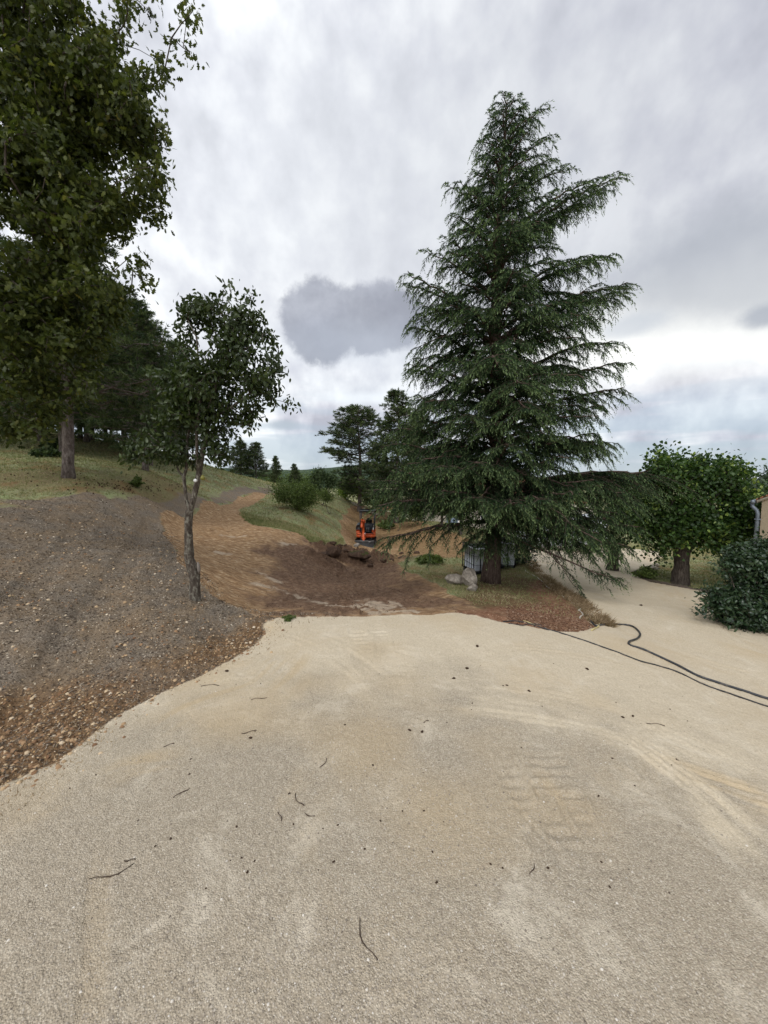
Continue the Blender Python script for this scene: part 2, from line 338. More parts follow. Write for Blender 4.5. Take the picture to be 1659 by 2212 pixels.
def fields(x, y):
    """height and surface weights at world points"""
    r = np.hypot(x, y)
    j = fbm(x*1.1, y*1.1, 4, 5)*.16+fbm(x*6, y*6, 3, 9)*.05
    j = j*np.clip(.4+r/9, .4, 2.2)
    F = {}
    for k, P in (('gravel', Z_GRAVEL), ('mulch', Z_MULCH), ('red', Z_RED), ('dug', Z_DUG), ('dark', Z_DARK), ('needle', Z_NEEDLE), ('rslope', Z_RSLOPE), ('brown', Z_BROWN), ('litter', Z_LITTER)):
        F[k] = sdist(x, y, P)
    gd = F['gravel']+j*.35
    W = {}
    W['gravel'] = sm(gd, .16)
    un = .55*np.exp(-(F['gravel']/.35)**2)
    W['mulch'] = sm(F['mulch']+j*2.2+un+.5*np.exp(-(F['dug']/.4)**2)*(r < 16), .8)
    W['red'] = sm(F['red']+j*4+un, 1.3)
    W['dug'] = sm(F['dug']+j*.8+un*(F['mulch'] < F['dug']), .25)
    W['dark'] = sm(F['dark']+j*5-.25, 1.6)*.85
    W['needle'] = sm(F['needle']+j*2.0, 1.0)
    W['rslope'] = sm(F['rslope']+j*1.5+un, .6)
    W['brown'] = sm(F['brown']+j*2.0, .9)
    W['brown'] = np.maximum(W['brown'], .50*sm(sdist(x, y, Z_CEDARBANK)+j*2, 1.5))
    W['litter'] = sm(F['litter']+j*2.5, 1.6)
    z = base_h(x, y)
    soft = 1-W['gravel']
    # gravel sheet: nearly flat; everything else lumpier
    z = z+W['gravel']*(fbm(x*.9, y*.9, 3, 1)*.012+fbm(x*9, y*9, 3, 2)*.005+fbm(x*38, y*38, 2, 21)*.004)
    z = z+soft*(fbm(x*.7, y*.7, 4, 3)*.06+fbm(x*5, y*5, 3, 4)*.025)
    lump = np.maximum(W['dug']*(1-W['gravel']), 0)
    z = z+lump*W['dark']*(np.abs(fbm(x*3.2, y*3.2, 4, 6))*.09-.02)
    z = z+lump*(1-W['dark'])*fbm(x*2.0, y*4.0, 4, 7)*.06
    z = z-lump*np.clip(F['dug']*1.2, 0, 1)*.10      # cut a little below the turf
    z = z-np.clip(1-np.abs(F['gravel']-.0)/.25, 0, 1)*.02*(F['gravel'] < .05)
    W['sweep'] = np.zeros_like(x); W['sandy'] = np.zeros_like(x)
    for P, wd, ng, dep, pale, sandy in SWEEPS:
        lo = P.min(0)-wd; hi = P.max(0)+wd; kk = (x > lo[0]) & (x < hi[0]) & (y > lo[1]) & (y < hi[1])
        if not kk.any(): continue
        X0, Y0, Z0, S0, A0 = x, y, z, W['sweep'], W['sandy']; x = x[kk]; y = y[kk]; z = z[kk]; W['sweep'] = S0[kk]; W['sandy'] = A0[kk]
        best = np.full(x.shape, 9.); tt = np.zeros_like(x); ss = np.zeros_like(x); acc = 0.0
        for a, b in zip(P[:-1], P[1:]):
            e = b-a; L = math.hypot(*e); q = np.clip(((x-a[0])*e[0]+(y-a[1])*e[1])/L**2, 0, 1); d = np.hypot(x-a[0]-q*e[0], y-a[1]-q*e[1]); k = d < best
            best = np.where(k, d, best); tt = np.where(k, (-(x-a[0])*e[1]+(y-a[1])*e[0])/L, tt); ss = np.where(k, acc+q*L, ss); acc += L
        env = np.clip((wd/2-best)/(wd*.25)+.3, 0, 1)*np.clip(ss/.4, 0, 1)*np.clip((acc-ss)/.4, 0, 1); brk = np.clip(.55+1.6*fbm(ss*1.3+wd*9, tt*8, 3, 33), 0, 1)
        if ng: z = z+env*brk*dep*np.sin((tt+.02*vnoise(ss*2, tt*0))/(wd/ng)*2*np.pi)
        else: z = z-env*dep
        W['sweep'] = np.maximum(W['sweep'], env*brk*pale); W['sandy'] = np.maximum(W['sandy'], env*brk*sandy)
        Z1 = Z0.copy(); Z1[kk] = z; S0 = S0.copy(); A0 = A0.copy(); S0[kk] = W['sweep']; A0[kk] = W['sandy']; x, y, z, W['sweep'], W['sandy'] = X0, Y0, Z1, S0, A0
    z = z+W['mulch']*soft*(fbm(x*22, y*22, 3, 8)*.018)
    z = z+W['red']*soft*(fbm(x*14, y*14, 3, 18)*.03)
    for p0, p1, wd, pitch, dep, skew in MARKS:
        e = p1-p0; L = np.hypot(*e); e = e/L; s = (x-p0[0])*e[0]+(y-p0[1])*e[1]; t = -(x-p0[0])*e[1]+(y-p0[1])*e[0]
        t = t+.02*vnoise(s*4, t*0+3)
        t = t+.05*np.sin(s*2.3+1); m = np.clip((wd/2-np.abs(t))/.04+.5, 0, 1)*np.clip(s/.5, 0, 1)*np.clip((L-s)/.5, 0, 1)*np.clip(.6+fbm(x*4.3, y*4.3, 3, 31)*2.0, 0, 1)
        ph = (s+skew*t+.015*vnoise(s*9, t*9))/pitch
        z = z+m*(np.sin(ph*2*np.pi)*.5*dep-dep*.25)
        z = z+dep*.6*np.exp(-((np.abs(t)-wd/2-.02)/.02)**2)*np.clip(s/.15+.5, 0, 1)*np.clip((L-s)/.15+.5, 0, 1)*(.5+.8*vnoise(s*7, t*0))
    md = np.zeros_like(x)
    for mx, my, a, b, h in MOUNDS:
        q = ((x-mx)/a)**2+((y-my)/b)**2
        md = np.maximum(md, h*np.clip(1-q, 0, 1)**.8)
    ridg = 1-np.abs(fbm(x*2.6, y*2.6, 4, 12))*2
    z = z+md*(.65+.5*ridg)+np.clip(md*6, 0, 1)*fbm(x*6, y*6, 4, 13)*.20
    W['dark'] = np.maximum(W['dark'], np.clip(md*6, 0, 1)); W['mound'] = np.clip(md*5, 0, 1)
    return z, W, F
def H(x, y):
    x = np.atleast_1d(np.asarray(x, float)); y = np.atleast_1d(np.asarray(y, float))
    return fields(x, y)[0]
def Hs(x, y): return float(H(x, y)[0])

# ---- ground materials
def new_mat(name):
    m = bpy.data.materials.new(name); m.use_nodes = True; t = NT(m.node_tree); t.n.clear()
    out = t.new('ShaderNodeOutputMaterial'); return m, t, out
def principled(t, out, color, rough=.8, spec=.3, bump=None, bstr=.5, bdist=.02, metal=0.0):
    p = t.new('ShaderNodeBsdfPrincipled'); t.put(p.inputs['Base Color'], color); t.put(p.inputs['Roughness'], rough)
    p.inputs['Specular IOR Level'].default_value = spec; p.inputs['Metallic'].default_value = metal
    if bump is not None:
        b = t.new('ShaderNodeBump'); b.inputs['Strength'].default_value = bstr; b.inputs['Distance'].default_value = bdist
        t.put(b.inputs['Height'], bump); t.l.new(b.outputs[0], p.inputs['Normal'])
    t.l.new(p.outputs[0], out.inputs[0]); return p
def ground_material():
    m, t, out = new_mat('ground_mixed')
    pos = t.new('ShaderNodeNewGeometry').outputs['Position']
    def attr(n):
        a = t.new('ShaderNodeAttribute'); a.attribute_name = n; s = t.new('ShaderNodeSeparateColor'); t.l.new(a.outputs['Color'], s.inputs[0]); return [*s.outputs, a.outputs['Alpha']]
    gr, mu, re, du = attr('wa'); da, ne, rs, br = attr('wb'); li, fine, sand, mo = attr('wc')
    nA = t.noise(pos, 1.7, 5, .6); nB = t.noise(pos, 9.0, 5, .65); nC = t.noise(pos, 45.0, 4, .7); nD = t.noise(pos, .5, 3, .5)
    def hard(wt, nz=nB, k=.5, s=.18):          # ragged threshold
        v = t.m('ADD', wt, t.m('MULTIPLY', t.m('SUBTRACT', nz, .5), k)); return t.step(v, .5-s, .5+s)
    # grass turf: mottled green and straw
    strv = t.vm('MULTIPLY', pos, (3.0, 9.0, 3.0)); nS = t.noise(strv, 6.0, 5, .7)
    grass = t.ramp(nS, [(.30, (.095, .10, .05)), (.48, (.19, .19, .098)), (.62, (.29, .27, .155)), (.8, (.40, .35, .22))])
    grass = t.mix(t.step(nA, .42, .62), grass, t.mix(.6, grass, (.27, .33, .15)))
    straw = t.ramp(nS, [(.3, (.10, .07, .03)), (.5, (.24, .165, .075)), (.7, (.36, .27, .14))])
    grass = t.mix(t.step(t.noise(pos, .9, 4, .6), .5, .68), grass, straw)
    col = grass
    # fallen needles and leaf litter on turf
    lit = t.ramp(nC, [(.3, (.055, .035, .018)), (.5, (.17, .105, .05)), (.7, (.30, .20, .105))])
    col = t.mix(t.m('MULTIPLY', hard(li, nA, 1.2, .45), .55), col, lit)
    # bare brown soil under the cedar
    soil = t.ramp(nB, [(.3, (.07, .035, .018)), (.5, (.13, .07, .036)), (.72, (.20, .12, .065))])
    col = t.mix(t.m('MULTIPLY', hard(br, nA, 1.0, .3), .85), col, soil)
    # mulch: grey brown dead needles with pale chips
    vch = t.new('ShaderNodeTexVoronoi'); vch.inputs['Scale'].default_value = 34; t.put(vch.inputs['Vector'], t.vm('ADD', pos, t.vm('SCALE', t.new('ShaderNodeTexNoise').outputs['Color'], .02)))
    sep = t.new('ShaderNodeSeparateColor'); t.l.new(vch.outputs['Color'], sep.inputs[0])
    fib = t.noise(t.vm('MULTIPLY', pos, (40, 90, 40)), 1.0, 4, .75)
    mulch = t.ramp(fib, [(.28, (.042, .034, .026)), (.45, (.13, .106, .08)), (.6, (.25, .21, .16)), (.78, (.48, .42, .33))])
    mulch = t.mix(t.step(nA, .35, .65), mulch, t.mix(.55, mulch, (.22, .155, .09)))
    chip = t.m('MULTIPLY', t.m('GREATER_THAN', sep.outputs[0], .86), t.step(vch.outputs['Distance'], .22, .34, 1.0, 0.0))
    chipc = t.mix(sep.outputs[1], (.50, .38, .22), (.62, .56, .45))
    mulch = t.mix(t.m('MULTIPLY', chip, t.step(nA, .3, .6, .3, 1.0)), mulch, chipc)
    col = t.mix(hard(mu), col, mulch)
    # stony red-brown face of the bank
    vr = t.new('ShaderNodeTexVoronoi'); vr.inputs['Scale'].default_value = 30; t.put(vr.inputs['Vector'], pos)
    sr = t.new('ShaderNodeSeparateColor'); t.l.new(vr.outputs['Color'], sr.inputs[0])
    red = t.ramp(nC, [(.28, (.06, .034, .018)), (.48, (.15, .088, .044)), (.66, (.26, .165, .085)), (.82, (.40, .28, .16))])
    rchip = t.m('MULTIPLY', t.m('GREATER_THAN', sr.outputs[0], .66), t.step(vr.outputs['Distance'], .24, .36, 1.0, 0.0))
    red = t.mix(rchip, red, t.mix(sr.outputs[1], (.46, .29, .13), (.60, .47, .28)))
    col = t.mix(t.m('MULTIPLY', hard(re, nA, .7, .35), .92), col, red)
    # dug earth
    dn = t.noise(t.vm('MULTIPLY', pos, (1.2, 4.0, 2.0)), 4.0, 6, .65)
    dug = t.ramp(dn, [(.28, (.13, .075, .038)), (.44, (.27, .165, .085)), (.56, (.39, .26, .14)), (.68, (.54, .42, .27))])
    dug = t.mix(t.step(nC, .3, .7), t.mix(.3, dug, (.08, .04, .02)), dug)
    col = t.mix(hard(du, nB, .4, .15), col, dug)
    dk = t.ramp(nB, [(.26, (.045, .026, .016)), (.43, (.12, .068, .040)), (.56, (.21, .13, .08)), (.7, (.36, .26, .175))])
    dk = t.mix(.5, dk, t.ramp(nC, [(.3, (.055, .034, .022)), (.5, (.13, .082, .052)), (.7, (.24, .165, .11))]))
    col = t.mix(t.m('MULTIPLY', hard(da, nA, .9, .3), du), col, dk)
    col = t.mix(mo, col, t.mix(.4, dk, (.06, .032, .019)))
    ned = t.ramp(dn, [(.28, (.085, .05, .024)), (.46, (.19, .12, .055)), (.62, (.31, .21, .11)), (.8, (.42, .31, .18))])
    col = t.mix(t.m('MULTIPLY', sand, t.m('SUBTRACT', 1.0, gr)), col, t.ramp(nC, [(.3, (.34, .26, .17)), (.7, (.62, .54, .42))]))
    col = t.mix(t.m('MULTIPLY', hard(ne, nA, .6, .3), .9), col, ned)
    rsl = t.ramp(nB, [(.28, (.09, .04, .022)), (.5, (.19, .095, .055)), (.75, (.32, .19, .12))])
    rsl = t.mix(rchip, rsl, (.42, .30, .20))
    col = t.mix(t.m('MULTIPLY', hard(rs, nA, .8, .3), .9), col, rsl)
    # limestone gravel: grains of cream, grey and tan
    def grains(sc):
        v = t.new('ShaderNodeTexVoronoi'); v.inputs['Scale'].default_value = sc; t.put(v.inputs['Vector'], pos)
        s = t.new('ShaderNodeSeparateColor'); t.l.new(v.outputs['Color'], s.inputs[0]); return v.outputs['Distance'], s.outputs
    d1, c1 = grains(105); d2, c2 = grains(190)
    g1 = t.ramp(c1[0], [(.0, (.22, .18, .125)), (.35, (.41, .35, .25)), (.7, (.54, .465, .345)), (1.0, (.74, .67, .53))])
    g2 = t.ramp(c2[0], [(.0, (.24, .20, .15)), (.5, (.45, .385, .29)), (1.0, (.66, .59, .46))])
    grav = t.mix(.45, g1, g2)
    gap = t.step(d1, .42, .75, 0.0, .55)
    grav = t.mix(gap, grav, (.20, .165, .125))
    dust = t.ramp(nC, [(.3, (.49, .41, .285)), (.7, (.70, .61, .45))])
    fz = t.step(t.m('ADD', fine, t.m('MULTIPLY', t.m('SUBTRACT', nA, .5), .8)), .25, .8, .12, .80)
    grav = t.mix(t.step(fine, .0, .9, .20, 0.0), grav, (.22, .185, .14))  # darker grey towards the camera: shade put into the gravel colour
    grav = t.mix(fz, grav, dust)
    grav = t.mix(t.m('MULTIPLY', t.step(t.noise(pos, 1.7, 8, .75, .8), .50, .68), .52), grav, (.68, .61, .48))
    grav = t.mix(t.m('MULTIPLY', t.step(t.noise(pos, .75, 5, .65, .6), .50, .70), .45), grav, (.50, .40, .26))
    grav = t.mix(t.m('MULTIPLY', sand, .6), grav, (.50, .38, .22))
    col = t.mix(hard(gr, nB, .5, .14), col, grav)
    # height for bump
    hg = t.m('ADD', t.m('MULTIPLY', t.step(d1, .0, .7, 1.0, 0.0), .6), t.m('MULTIPLY', c1[1], .5))
    hg = t.m('MULTIPLY', hg, t.m('SUBTRACT', 1.0, t.m('MULTIPLY', fz, .55)))
    ho = t.m('ADD', t.m('MULTIPLY', nB, 2.0), t.m('MULTIPLY', nC, 1.6))
    hg = t.m('ADD', hg, t.m('MULTIPLY', nB, .8)); hh = t.new('ShaderNodeMix', data_type='FLOAT'); t.put(hh.inputs[0], gr); t.put(hh.inputs[2], ho); t.put(hh.inputs[3], hg)
    principled(t, out, col, .95, .12, hh.outputs[0], .75, .014)
    return m
M_GROUND = ground_material()

def build_ground():
    # ring grid round the forecourt, cells growing with distance
    fine_t = np.radians(np.linspace(-68, 68, 760)); rest = np.radians(np.linspace(68, 292, 90))[1:-1]
    th = np.concatenate([fine_t, rest]); nt = len(th)
    rr = np.concatenate([[0.25], np.geomspace(.7, 70, 900), np.geomspace(72, 4000, 50)]); nr = len(rr)
    R, T = np.meshgrid(rr, th, indexing='ij'); x = (R*np.sin(T)).ravel(); y = (R*np.cos(T)).ravel()
    z = np.empty_like(x); Wt = {}; 
    parts = []
    for i in range(0, len(x), 150000):
        parts.append(fields(x[i:i+150000], y[i:i+150000]))
    z = np.concatenate([p[0] for p in parts]); Wt = {k: np.concatenate([p[1][k] for p in parts]) for k in parts[0][1]}
    rad = np.hypot(x, y); kf = np.clip((rad-80)/200, 0, 1)
    z = z*(1-kf)+(-14.0)*kf
    # fine pale dust farther off; close by coarser stone, with shade painted in as grey
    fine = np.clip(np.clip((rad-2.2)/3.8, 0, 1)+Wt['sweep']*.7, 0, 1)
    sand = np.maximum(np.clip(fbm(x*.8, y*.8, 3, 40)*1.3-.2, 0, 1)*(rad < 9), Wt['sandy'])*(Wt['gravel'] > .3)
    for (u0, v0, u1, v1, wd) in ((800, 1292, 868, 1328, .20), (768, 1300, 815, 1327, .10), (790, 1296, 845, 1329, .08), (845, 1290, 905, 1325, .06), (700, 1290, 740, 1300, .10), (545, 1252, 640, 1275, .12), (600, 1262, 700, 1292, .10), (560, 1230, 600, 1250, .08), (470, 1185, 500, 1190, .10), (600, 1170, 640, 1172, .1), (480, 1150, 520, 1152, .12), (1015, 1322, 1060, 1336, .05), (900, 1160, 960, 1163, .2)):
        a = hit(u0, v0)[:2]; b_ = hit(u1, v1)[:2]; e = b_-a; tt = np.clip(((x-a[0])*e[0]+(y-a[1])*e[1])/(e@e), 0, 1); d = np.hypot(x-a[0]-tt*e[0], y-a[1]-tt*e[1])
        sand = np.maximum(sand, np.clip(1.15-d/wd+fbm(x*5, y*5, 3, 44)*2.2, 0, 1)*Wt['dug']*(1-Wt['gravel'])*.62)
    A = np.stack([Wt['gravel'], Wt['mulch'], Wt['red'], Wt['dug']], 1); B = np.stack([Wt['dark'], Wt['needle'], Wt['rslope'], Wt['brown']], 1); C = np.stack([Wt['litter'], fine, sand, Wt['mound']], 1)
    V = np.stack([x, y, z], 1)
    i = np.arange(nr-1)[:, None]; j = np.arange(nt)[None]; j2 = (j+1) % nt
    Q = np.stack([(i*nt+j), (i*nt+j2), ((i+1)*nt+j2), ((i+1)*nt+j)], -1).reshape(-1, 4)[:, ::-1]
    # vertex normals of the whole sheet
    n = np.cross(V[Q[:, 2]]-V[Q[:, 0]], V[Q[:, 3]]-V[Q[:, 1]]); n *= np.sign(n[:, 2:3]+1e-12)
    N = np.zeros_like(V)
    for k in range(4): 
        for c in range(3): N[:, c] += np.bincount(Q[:, k], n[:, c], len(V))
    N /= np.linalg.norm(N, axis=1, keepdims=True)+1e-12
    # flip winding so that faces look up
    fn = np.cross(V[Q[:, 1]]-V[Q[:, 0]], V[Q[:, 2]]-V[Q[:, 1]])[:, 2]
    Q = np.where((fn < 0)[:, None], Q[:, ::-1], Q)
    cls = np.where(A[:, 0] > .5, 0, np.where((A[:, 3] > .5), 1, np.where(A[:, 1] > .5, 2, 3)))
    fc = cls[Q[:, 0]]
    names = ['gravel_road', 'dirt_track', 'mulch_bank', 'grass_hillside']
    for c, nm in enumerate(names):
        q = Q[fc == c]; used = np.unique(q); mp = np.full(len(V), -1, np.int64); mp[used] = np.arange(len(used))
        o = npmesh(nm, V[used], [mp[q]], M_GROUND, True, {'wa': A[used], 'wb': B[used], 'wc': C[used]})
        o.data.normals_split_custom_set_from_vertices(N[used].tolist())
        tag(o, kind='structure')
build_ground()

# ------------------------------------------------------------------ plants: materials
def leaf_mat(name, stops, tipcol=None, trans=.35, rough=.55, spec=.25):
    m, t, out = new_mat(name)
    a = t.new('ShaderNodeAttribute'); a.attribute_name = 'v'
    c = t.ramp(a.outputs['Fac'], stops)
    if tipcol:
        b = t.new('ShaderNodeAttribute'); b.attribute_name = 'tip'
        c = t.mix(b.outputs['Fac'], c, tipcol)
    p = t.new('ShaderNodeBsdfPrincipled'); t.put(p.inputs['Base Color'], c); p.inputs['Roughness'].default_value = rough
    p.inputs['Specular IOR Level'].default_value = spec
    tr = t.new('ShaderNodeBsdfTranslucent'); t.put(tr.inputs['Color'], t.mix(.5, c, t.mix(1.0, c, (1.6, 1.8, .7), 'MULTIPLY')))
    mx = t.new('ShaderNodeMixShader'); mx.inputs[0].default_value = trans
    t.l.new(p.outputs[0], mx.inputs[1]); t.l.new(tr.outputs[0], mx.inputs[2]); t.l.new(mx.outputs[0], out.inputs[0])
    return m
def bark_mat(name, dark, mid, light, sx=30, sz=6, bump=.7):
    m, t, out = new_mat(name)
    o = t.new('ShaderNodeTexCoord').outputs['Object']
    v = t.vm('MULTIPLY', o, (sx, sx, sz))
    n = t.noise(v, 1.0, 5, .65, .6); n2 = t.noise(o, 14.0, 4, .6)
    c = t.ramp(n, [(.3, dark), (.5, mid), (.7, light)])
    c = t.mix(t.step(n2, .58, .7, 0, .6), c, light)
    principled(t, out, c, .9, .2, n, bump, .02); return m
def flat_mat(name, c, rough=.6, spec=.4, metal=0.0, var=.12, scale=6.0, dirt=None):
    m, t, out = new_mat(name)
    o = t.new('ShaderNodeTexCoord').outputs['Object']
    n = t.noise(o, scale, 5, .6)
    c2 = tuple(x*(1-var*2) for x in c)
    cc = t.mix(t.step(n, .35, .65), c2, c)
    if dirt: cc = t.mix(t.m('MULTIPLY', t.step(t.noise(o, scale*2.3, 5, .7), .5, .7), .6), cc, dirt)
    principled(t, out, cc, rough, spec, n, .15, .01, metal); return m
M_CEDAR = leaf_mat('cedar_needles', [(0, (.013, .030, .013)), (.5, (.025, .052, .021)), (1, (.046, .084, .032))], (.24, .33, .14), .22, .6, .2)
M_OAK = leaf_mat('oak_leaves', [(0, (.030, .044, .011)), (.6, (.070, .088, .020)), (.9, (.125, .140, .032)), (1, (.19, .155, .04))], None, .35, .5, .25)
M_PEAR = leaf_mat('pear_leaves', [(0, (.022, .036, .010)), (.7, (.045, .068, .018)), (1, (.085, .115, .03))], None, .25, .42, .4)
M_PINE = leaf_mat('pine_needles', [(0, (.030, .052, .022)), (.6, (.058, .088, .034)), (1, (.10, .135, .05))], (.17, .21, .08), .22, .6, .2)
M_MULB = leaf_mat('mulberry_leaves', [(0, (.015, .036, .009)), (.6, (.042, .086, .019)), (1, (.08, .145, .032))], (.26, .35, .08), .30, .45, .35)
M_LAUREL = leaf_mat('laurel_leaves', [(0, (.012, .028, .012)), (.6, (.030, .058, .024)), (1, (.055, .09, .036))], None, .12, .35, .5)
M_BUSH = leaf_mat('bush_leaves', [(0, (.05, .075, .02)), (.6, (.10, .145, .035)), (1, (.16, .21, .06))], None, .3, .5, .25)
M_YELLOWG = leaf_mat('light_leaves', [(0, (.09, .13, .02)), (.6, (.18, .26, .04)), (1, (.30, .38, .08))], None, .35, .5, .25)
M_DEADL = leaf_mat('dry_leaves', [(0, (.12, .07, .04)), (1, (.30, .19, .12))], None, .2, .7, .1)
M_BARK = bark_mat('grey_brown_bark', (.035, .027, .022), (.10, .08, .066), (.22, .19, .16))
M_BARKM = bark_mat('mulberry_bark', (.018, .014, .011), (.055, .044, .036), (.13, .11, .09))
M_BARKP = bark_mat('pine_bark', (.05, .038, .032), (.14, .112, .098), (.27, .235, .21), 14, 5, 1.0)
M_BARKC = bark_mat('cedar_bark', (.03, .019, .014), (.085, .058, .045), (.16, .12, .095), 22, 5)
M_BARKPEAR = bark_mat('pear_bark', (.030, .024, .019), (.085, .068, .053), (.26, .25, .20), 26, 10)

# ------------------------------------------------------------------ plants: geometry
def frames(d):
    d = d/(np.linalg.norm(d, axis=1, keepdims=True)+1e-9)
    a = np.where(np.abs(d[:, 2:3]) < .95, np.array([[0, 0, 1.]]), np.array([[1., 0, 0]]))
    u = np.cross(a, d); u /= np.linalg.norm(u, axis=1, keepdims=True)+1e-9
    return d, u, np.cross(d, u)
def cones(P0, P1, R0, R1, n=6):
    d, u, v = frames(P1-P0); a = np.arange(n)*2*np.pi/n
    c = np.cos(a)[None, :, None]; s = np.sin(a)[None, :, None]; ring = u[:, None]*c+v[:, None]*s
    A = P0[:, None]+ring*R0[:, None, None]; B = P1[:, None]+ring*R1[:, None, None]
    V = np.concatenate([A, B], 1).reshape(-1, 3); m = len(P0)
    i = np.arange(n); q = np.stack([i, (i+1) % n, (i+1) % n+n, i+n], 1)
    return V, (q[None]+(np.arange(m)*2*n)[:, None, None]).reshape(-1, 4)
def tube(P, R, n=10, rough=0.0, seed=0, caps=True):
    P = np.asarray(P, float); R = np.asarray(R, float); d = np.gradient(P, axis=0)
    d, u, v = frames(d)
    for i in range(1, len(P)):                 # parallel transport
        uu = u[i-1]-d[i]*(u[i-1]@d[i]); u[i] = uu/(np.linalg.norm(uu)+1e-9); v[i] = np.cross(d[i], u[i])
    a = np.arange(n)*2*np.pi/n
    rad = R[:, None]*np.ones((1, n))
    if rough:
        S, AA = np.meshgrid(np.arange(len(P)), a, indexing='ij'); rad = rad*(1+rough*fbm(np.cos(AA)*2+seed, np.sin(AA)*2+S*.35, 3, seed % 7))
    V = P[:, None]+(u[:, None]*np.cos(a)[None, :, None]+v[:, None]*np.sin(a)[None, :, None])*rad[..., None]
    V = V.reshape(-1, 3); i = np.arange(len(P)-1)[:, None]; j = np.arange(n)[None]; j2 = (j+1) % n
    Q = np.stack([i*n+j, i*n+j2, (i+1)*n+j2, (i+1)*n+j], -1).reshape(-1, 4)
    F = [Q]
    if caps:
        k = len(V); V = np.concatenate([V, P[:1], P[-1:]]); jj = np.arange(n)
        F.append(np.stack([np.full(n, k), (jj+1) % n, jj], 1)); b = (len(P)-1)*n
        F.append(np.stack([np.full(n, k+1), b+jj, b+(jj+1) % n], 1))
    return V, F
class MB:
    """collects pieces that become one mesh"""
    def __init__(s): s.V = []; s.F = []; s.n = 0; s.A = {}
    def add(s, V, F, **at_):
        V = np.asarray(V, float)
        for f in (F if isinstance(F, (list, tuple)) else [F]):
            if len(f): s.F.append(np.asarray(f)+s.n)
        s.V.append(V); s.n += len(V)
        for k, a in at_.items(): s.A.setdefault(k, []).append(np.broadcast_to(np.asarray(a, float), (len(V),)))
        return s
    def build(s, name, mat, parent=None, smooth=False, link=True, origin=None):
        V = np.concatenate(s.V)
        if origin is not None: V = V-np.asarray(origin)
        by = {}
        for f in s.F: by.setdefault(f.shape[1], []).append(f)
        o = npmesh(name, V, [np.concatenate(x) for x in by.values()], mat, smooth, {k: np.concatenate(a) for k, a in s.A.items()}, parent, link)
        return o
def leaves(tv, tf, P, size, droop=0.0, dirv=None, spread=1.0, rng=RNG, up=.0):
    """copies of one leaf shape (x = along the leaf, y = across, z = normal)"""
    n = len(P)
    d = rng.normal(size=(n, 3))
    if dirv is not None: d = dirv+spread*d*.6
    d[:, 2] -= droop; d /= np.linalg.norm(d, axis=1, keepdims=True)+1e-9
    nn = rng.normal(size=(n, 3)); nn[:, 2] += up
    y = np.cross(nn, d); y /= np.linalg.norm(y, axis=1, keepdims=True)+1e-9; z = np.cross(d, y)
    s = (size*(.7+.6*rng.random(n)))[:, None, None]
    V = P[:, None]+s*(tv[None, :, 0:1]*d[:, None]+tv[None, :, 1:2]*y[:, None]+tv[None, :, 2:3]*z[:, None])
    k = len(tv); F = (tf[None]+(np.arange(n)*k)[:, None, None]).reshape(-1, tf.shape[1])
    return V.reshape(-1, 3), F
# leaf outlines: lobed oak, oval pear, heart-shaped mulberry, laurel
OAK = (np.array([[0, 0, 0], [.25, .10, .02], [.33, .26, .0], [.45, .12, .03], [.58, .34, -.02], [.70, .14, .02], [.84, .22, -.05], [1, 0, -.10],
                 [.84, -.22, -.05], [.70, -.14, .02], [.58, -.34, -.02], [.45, -.12, .03], [.33, -.26, 0], [.25, -.10, .02], [.5, 0, .05]]),
       np.array([[14, 0, 1], [14, 1, 3], [1, 2, 3], [14, 3, 5], [3, 4, 5], [14, 5, 7], [5, 6, 7], [14, 7, 9], [7, 8, 9], [14, 9, 11], [9, 10, 11], [14, 11, 13], [11, 12, 13], [14, 13, 0]]))
OVAL = (np.array([[0, 0, 0], [.3, .22, -.03], [.65, .2, -.1], [1, 0, -.28], [.65, -.2, -.1], [.3, -.22, -.03], [.45, 0, .05]]), np.array([[6, 0, 1], [6, 1, 2], [6, 2, 3], [6, 3, 4], [6, 4, 5], [6, 5, 0]]))
HEART = (np.array([[0, 0, 0], [-.08, .25, -.03], [.2, .42, -.04], [.6, .3, -.08], [1, 0, -.2], [.6, -.3, -.08], [.2, -.42, -.04], [-.08, -.25, -.03], [.4, 0, .05]]), np.array([[8, 0, 1], [8, 1, 2], [8, 2, 3], [8, 3, 4], [8, 4, 5], [8, 5, 6], [8, 6, 7], [8, 7, 0]]))
def grow(skel, att, step=.25, pen=.25, rng=RNG, sag=0.0):
    """skel: list of (pos, parent). Joins every attractor to the nearest wood so that boughs fork like a tree's."""
    P = [np.array(p, float) for p, _ in skel]; par = [q for _, q in skel]; L = [0.0]*len(P)
    for i, q in enumerate(par):
        if q >= 0: L[i] = L[q]+np.linalg.norm(P[i]-P[q])
    cap = len(P)+len(att)*40; A = np.zeros((cap, 3)); LL = np.zeros(cap); A[:len(P)] = P; LL[:len(P)] = L; n = len(P); par = par+[0]*(cap-n)
    first = max(1, int(len(skel)*.35)); LLp = LL.copy()
    order = np.argsort(((att-np.mean([p for p, _ in skel[first:]] or [skel[-1][0]], axis=0))**2).sum(1)); tips = []
    base_n = n
    for k in order:
        a = att[k]; dv = A[:n]-a; d = np.sqrt((dv**2).sum(1)); d[:first] += 5
        i = int(np.argmin(d+pen*LL[:n])); s = A[i].copy(); dist = np.linalg.norm(a-s); m = max(1, int(dist/step)); last = i
        side = rng.normal(size=3)*dist*.07; side[2] -= sag*dist
        if n+m >= cap: break
        for q in range(1, m+1):
            t = q/m; p = s*(1-t)+a*t+side*4*t*(1-t)*.5+rng.normal(size=3)*step*.05*(q < m)
            A[n] = p; par[n] = last; LL[n] = LL[last]+np.linalg.norm(p-A[last]); last = n; n += 1
        tips.append(last)
    return A[:n], np.array(par[:n]), tips
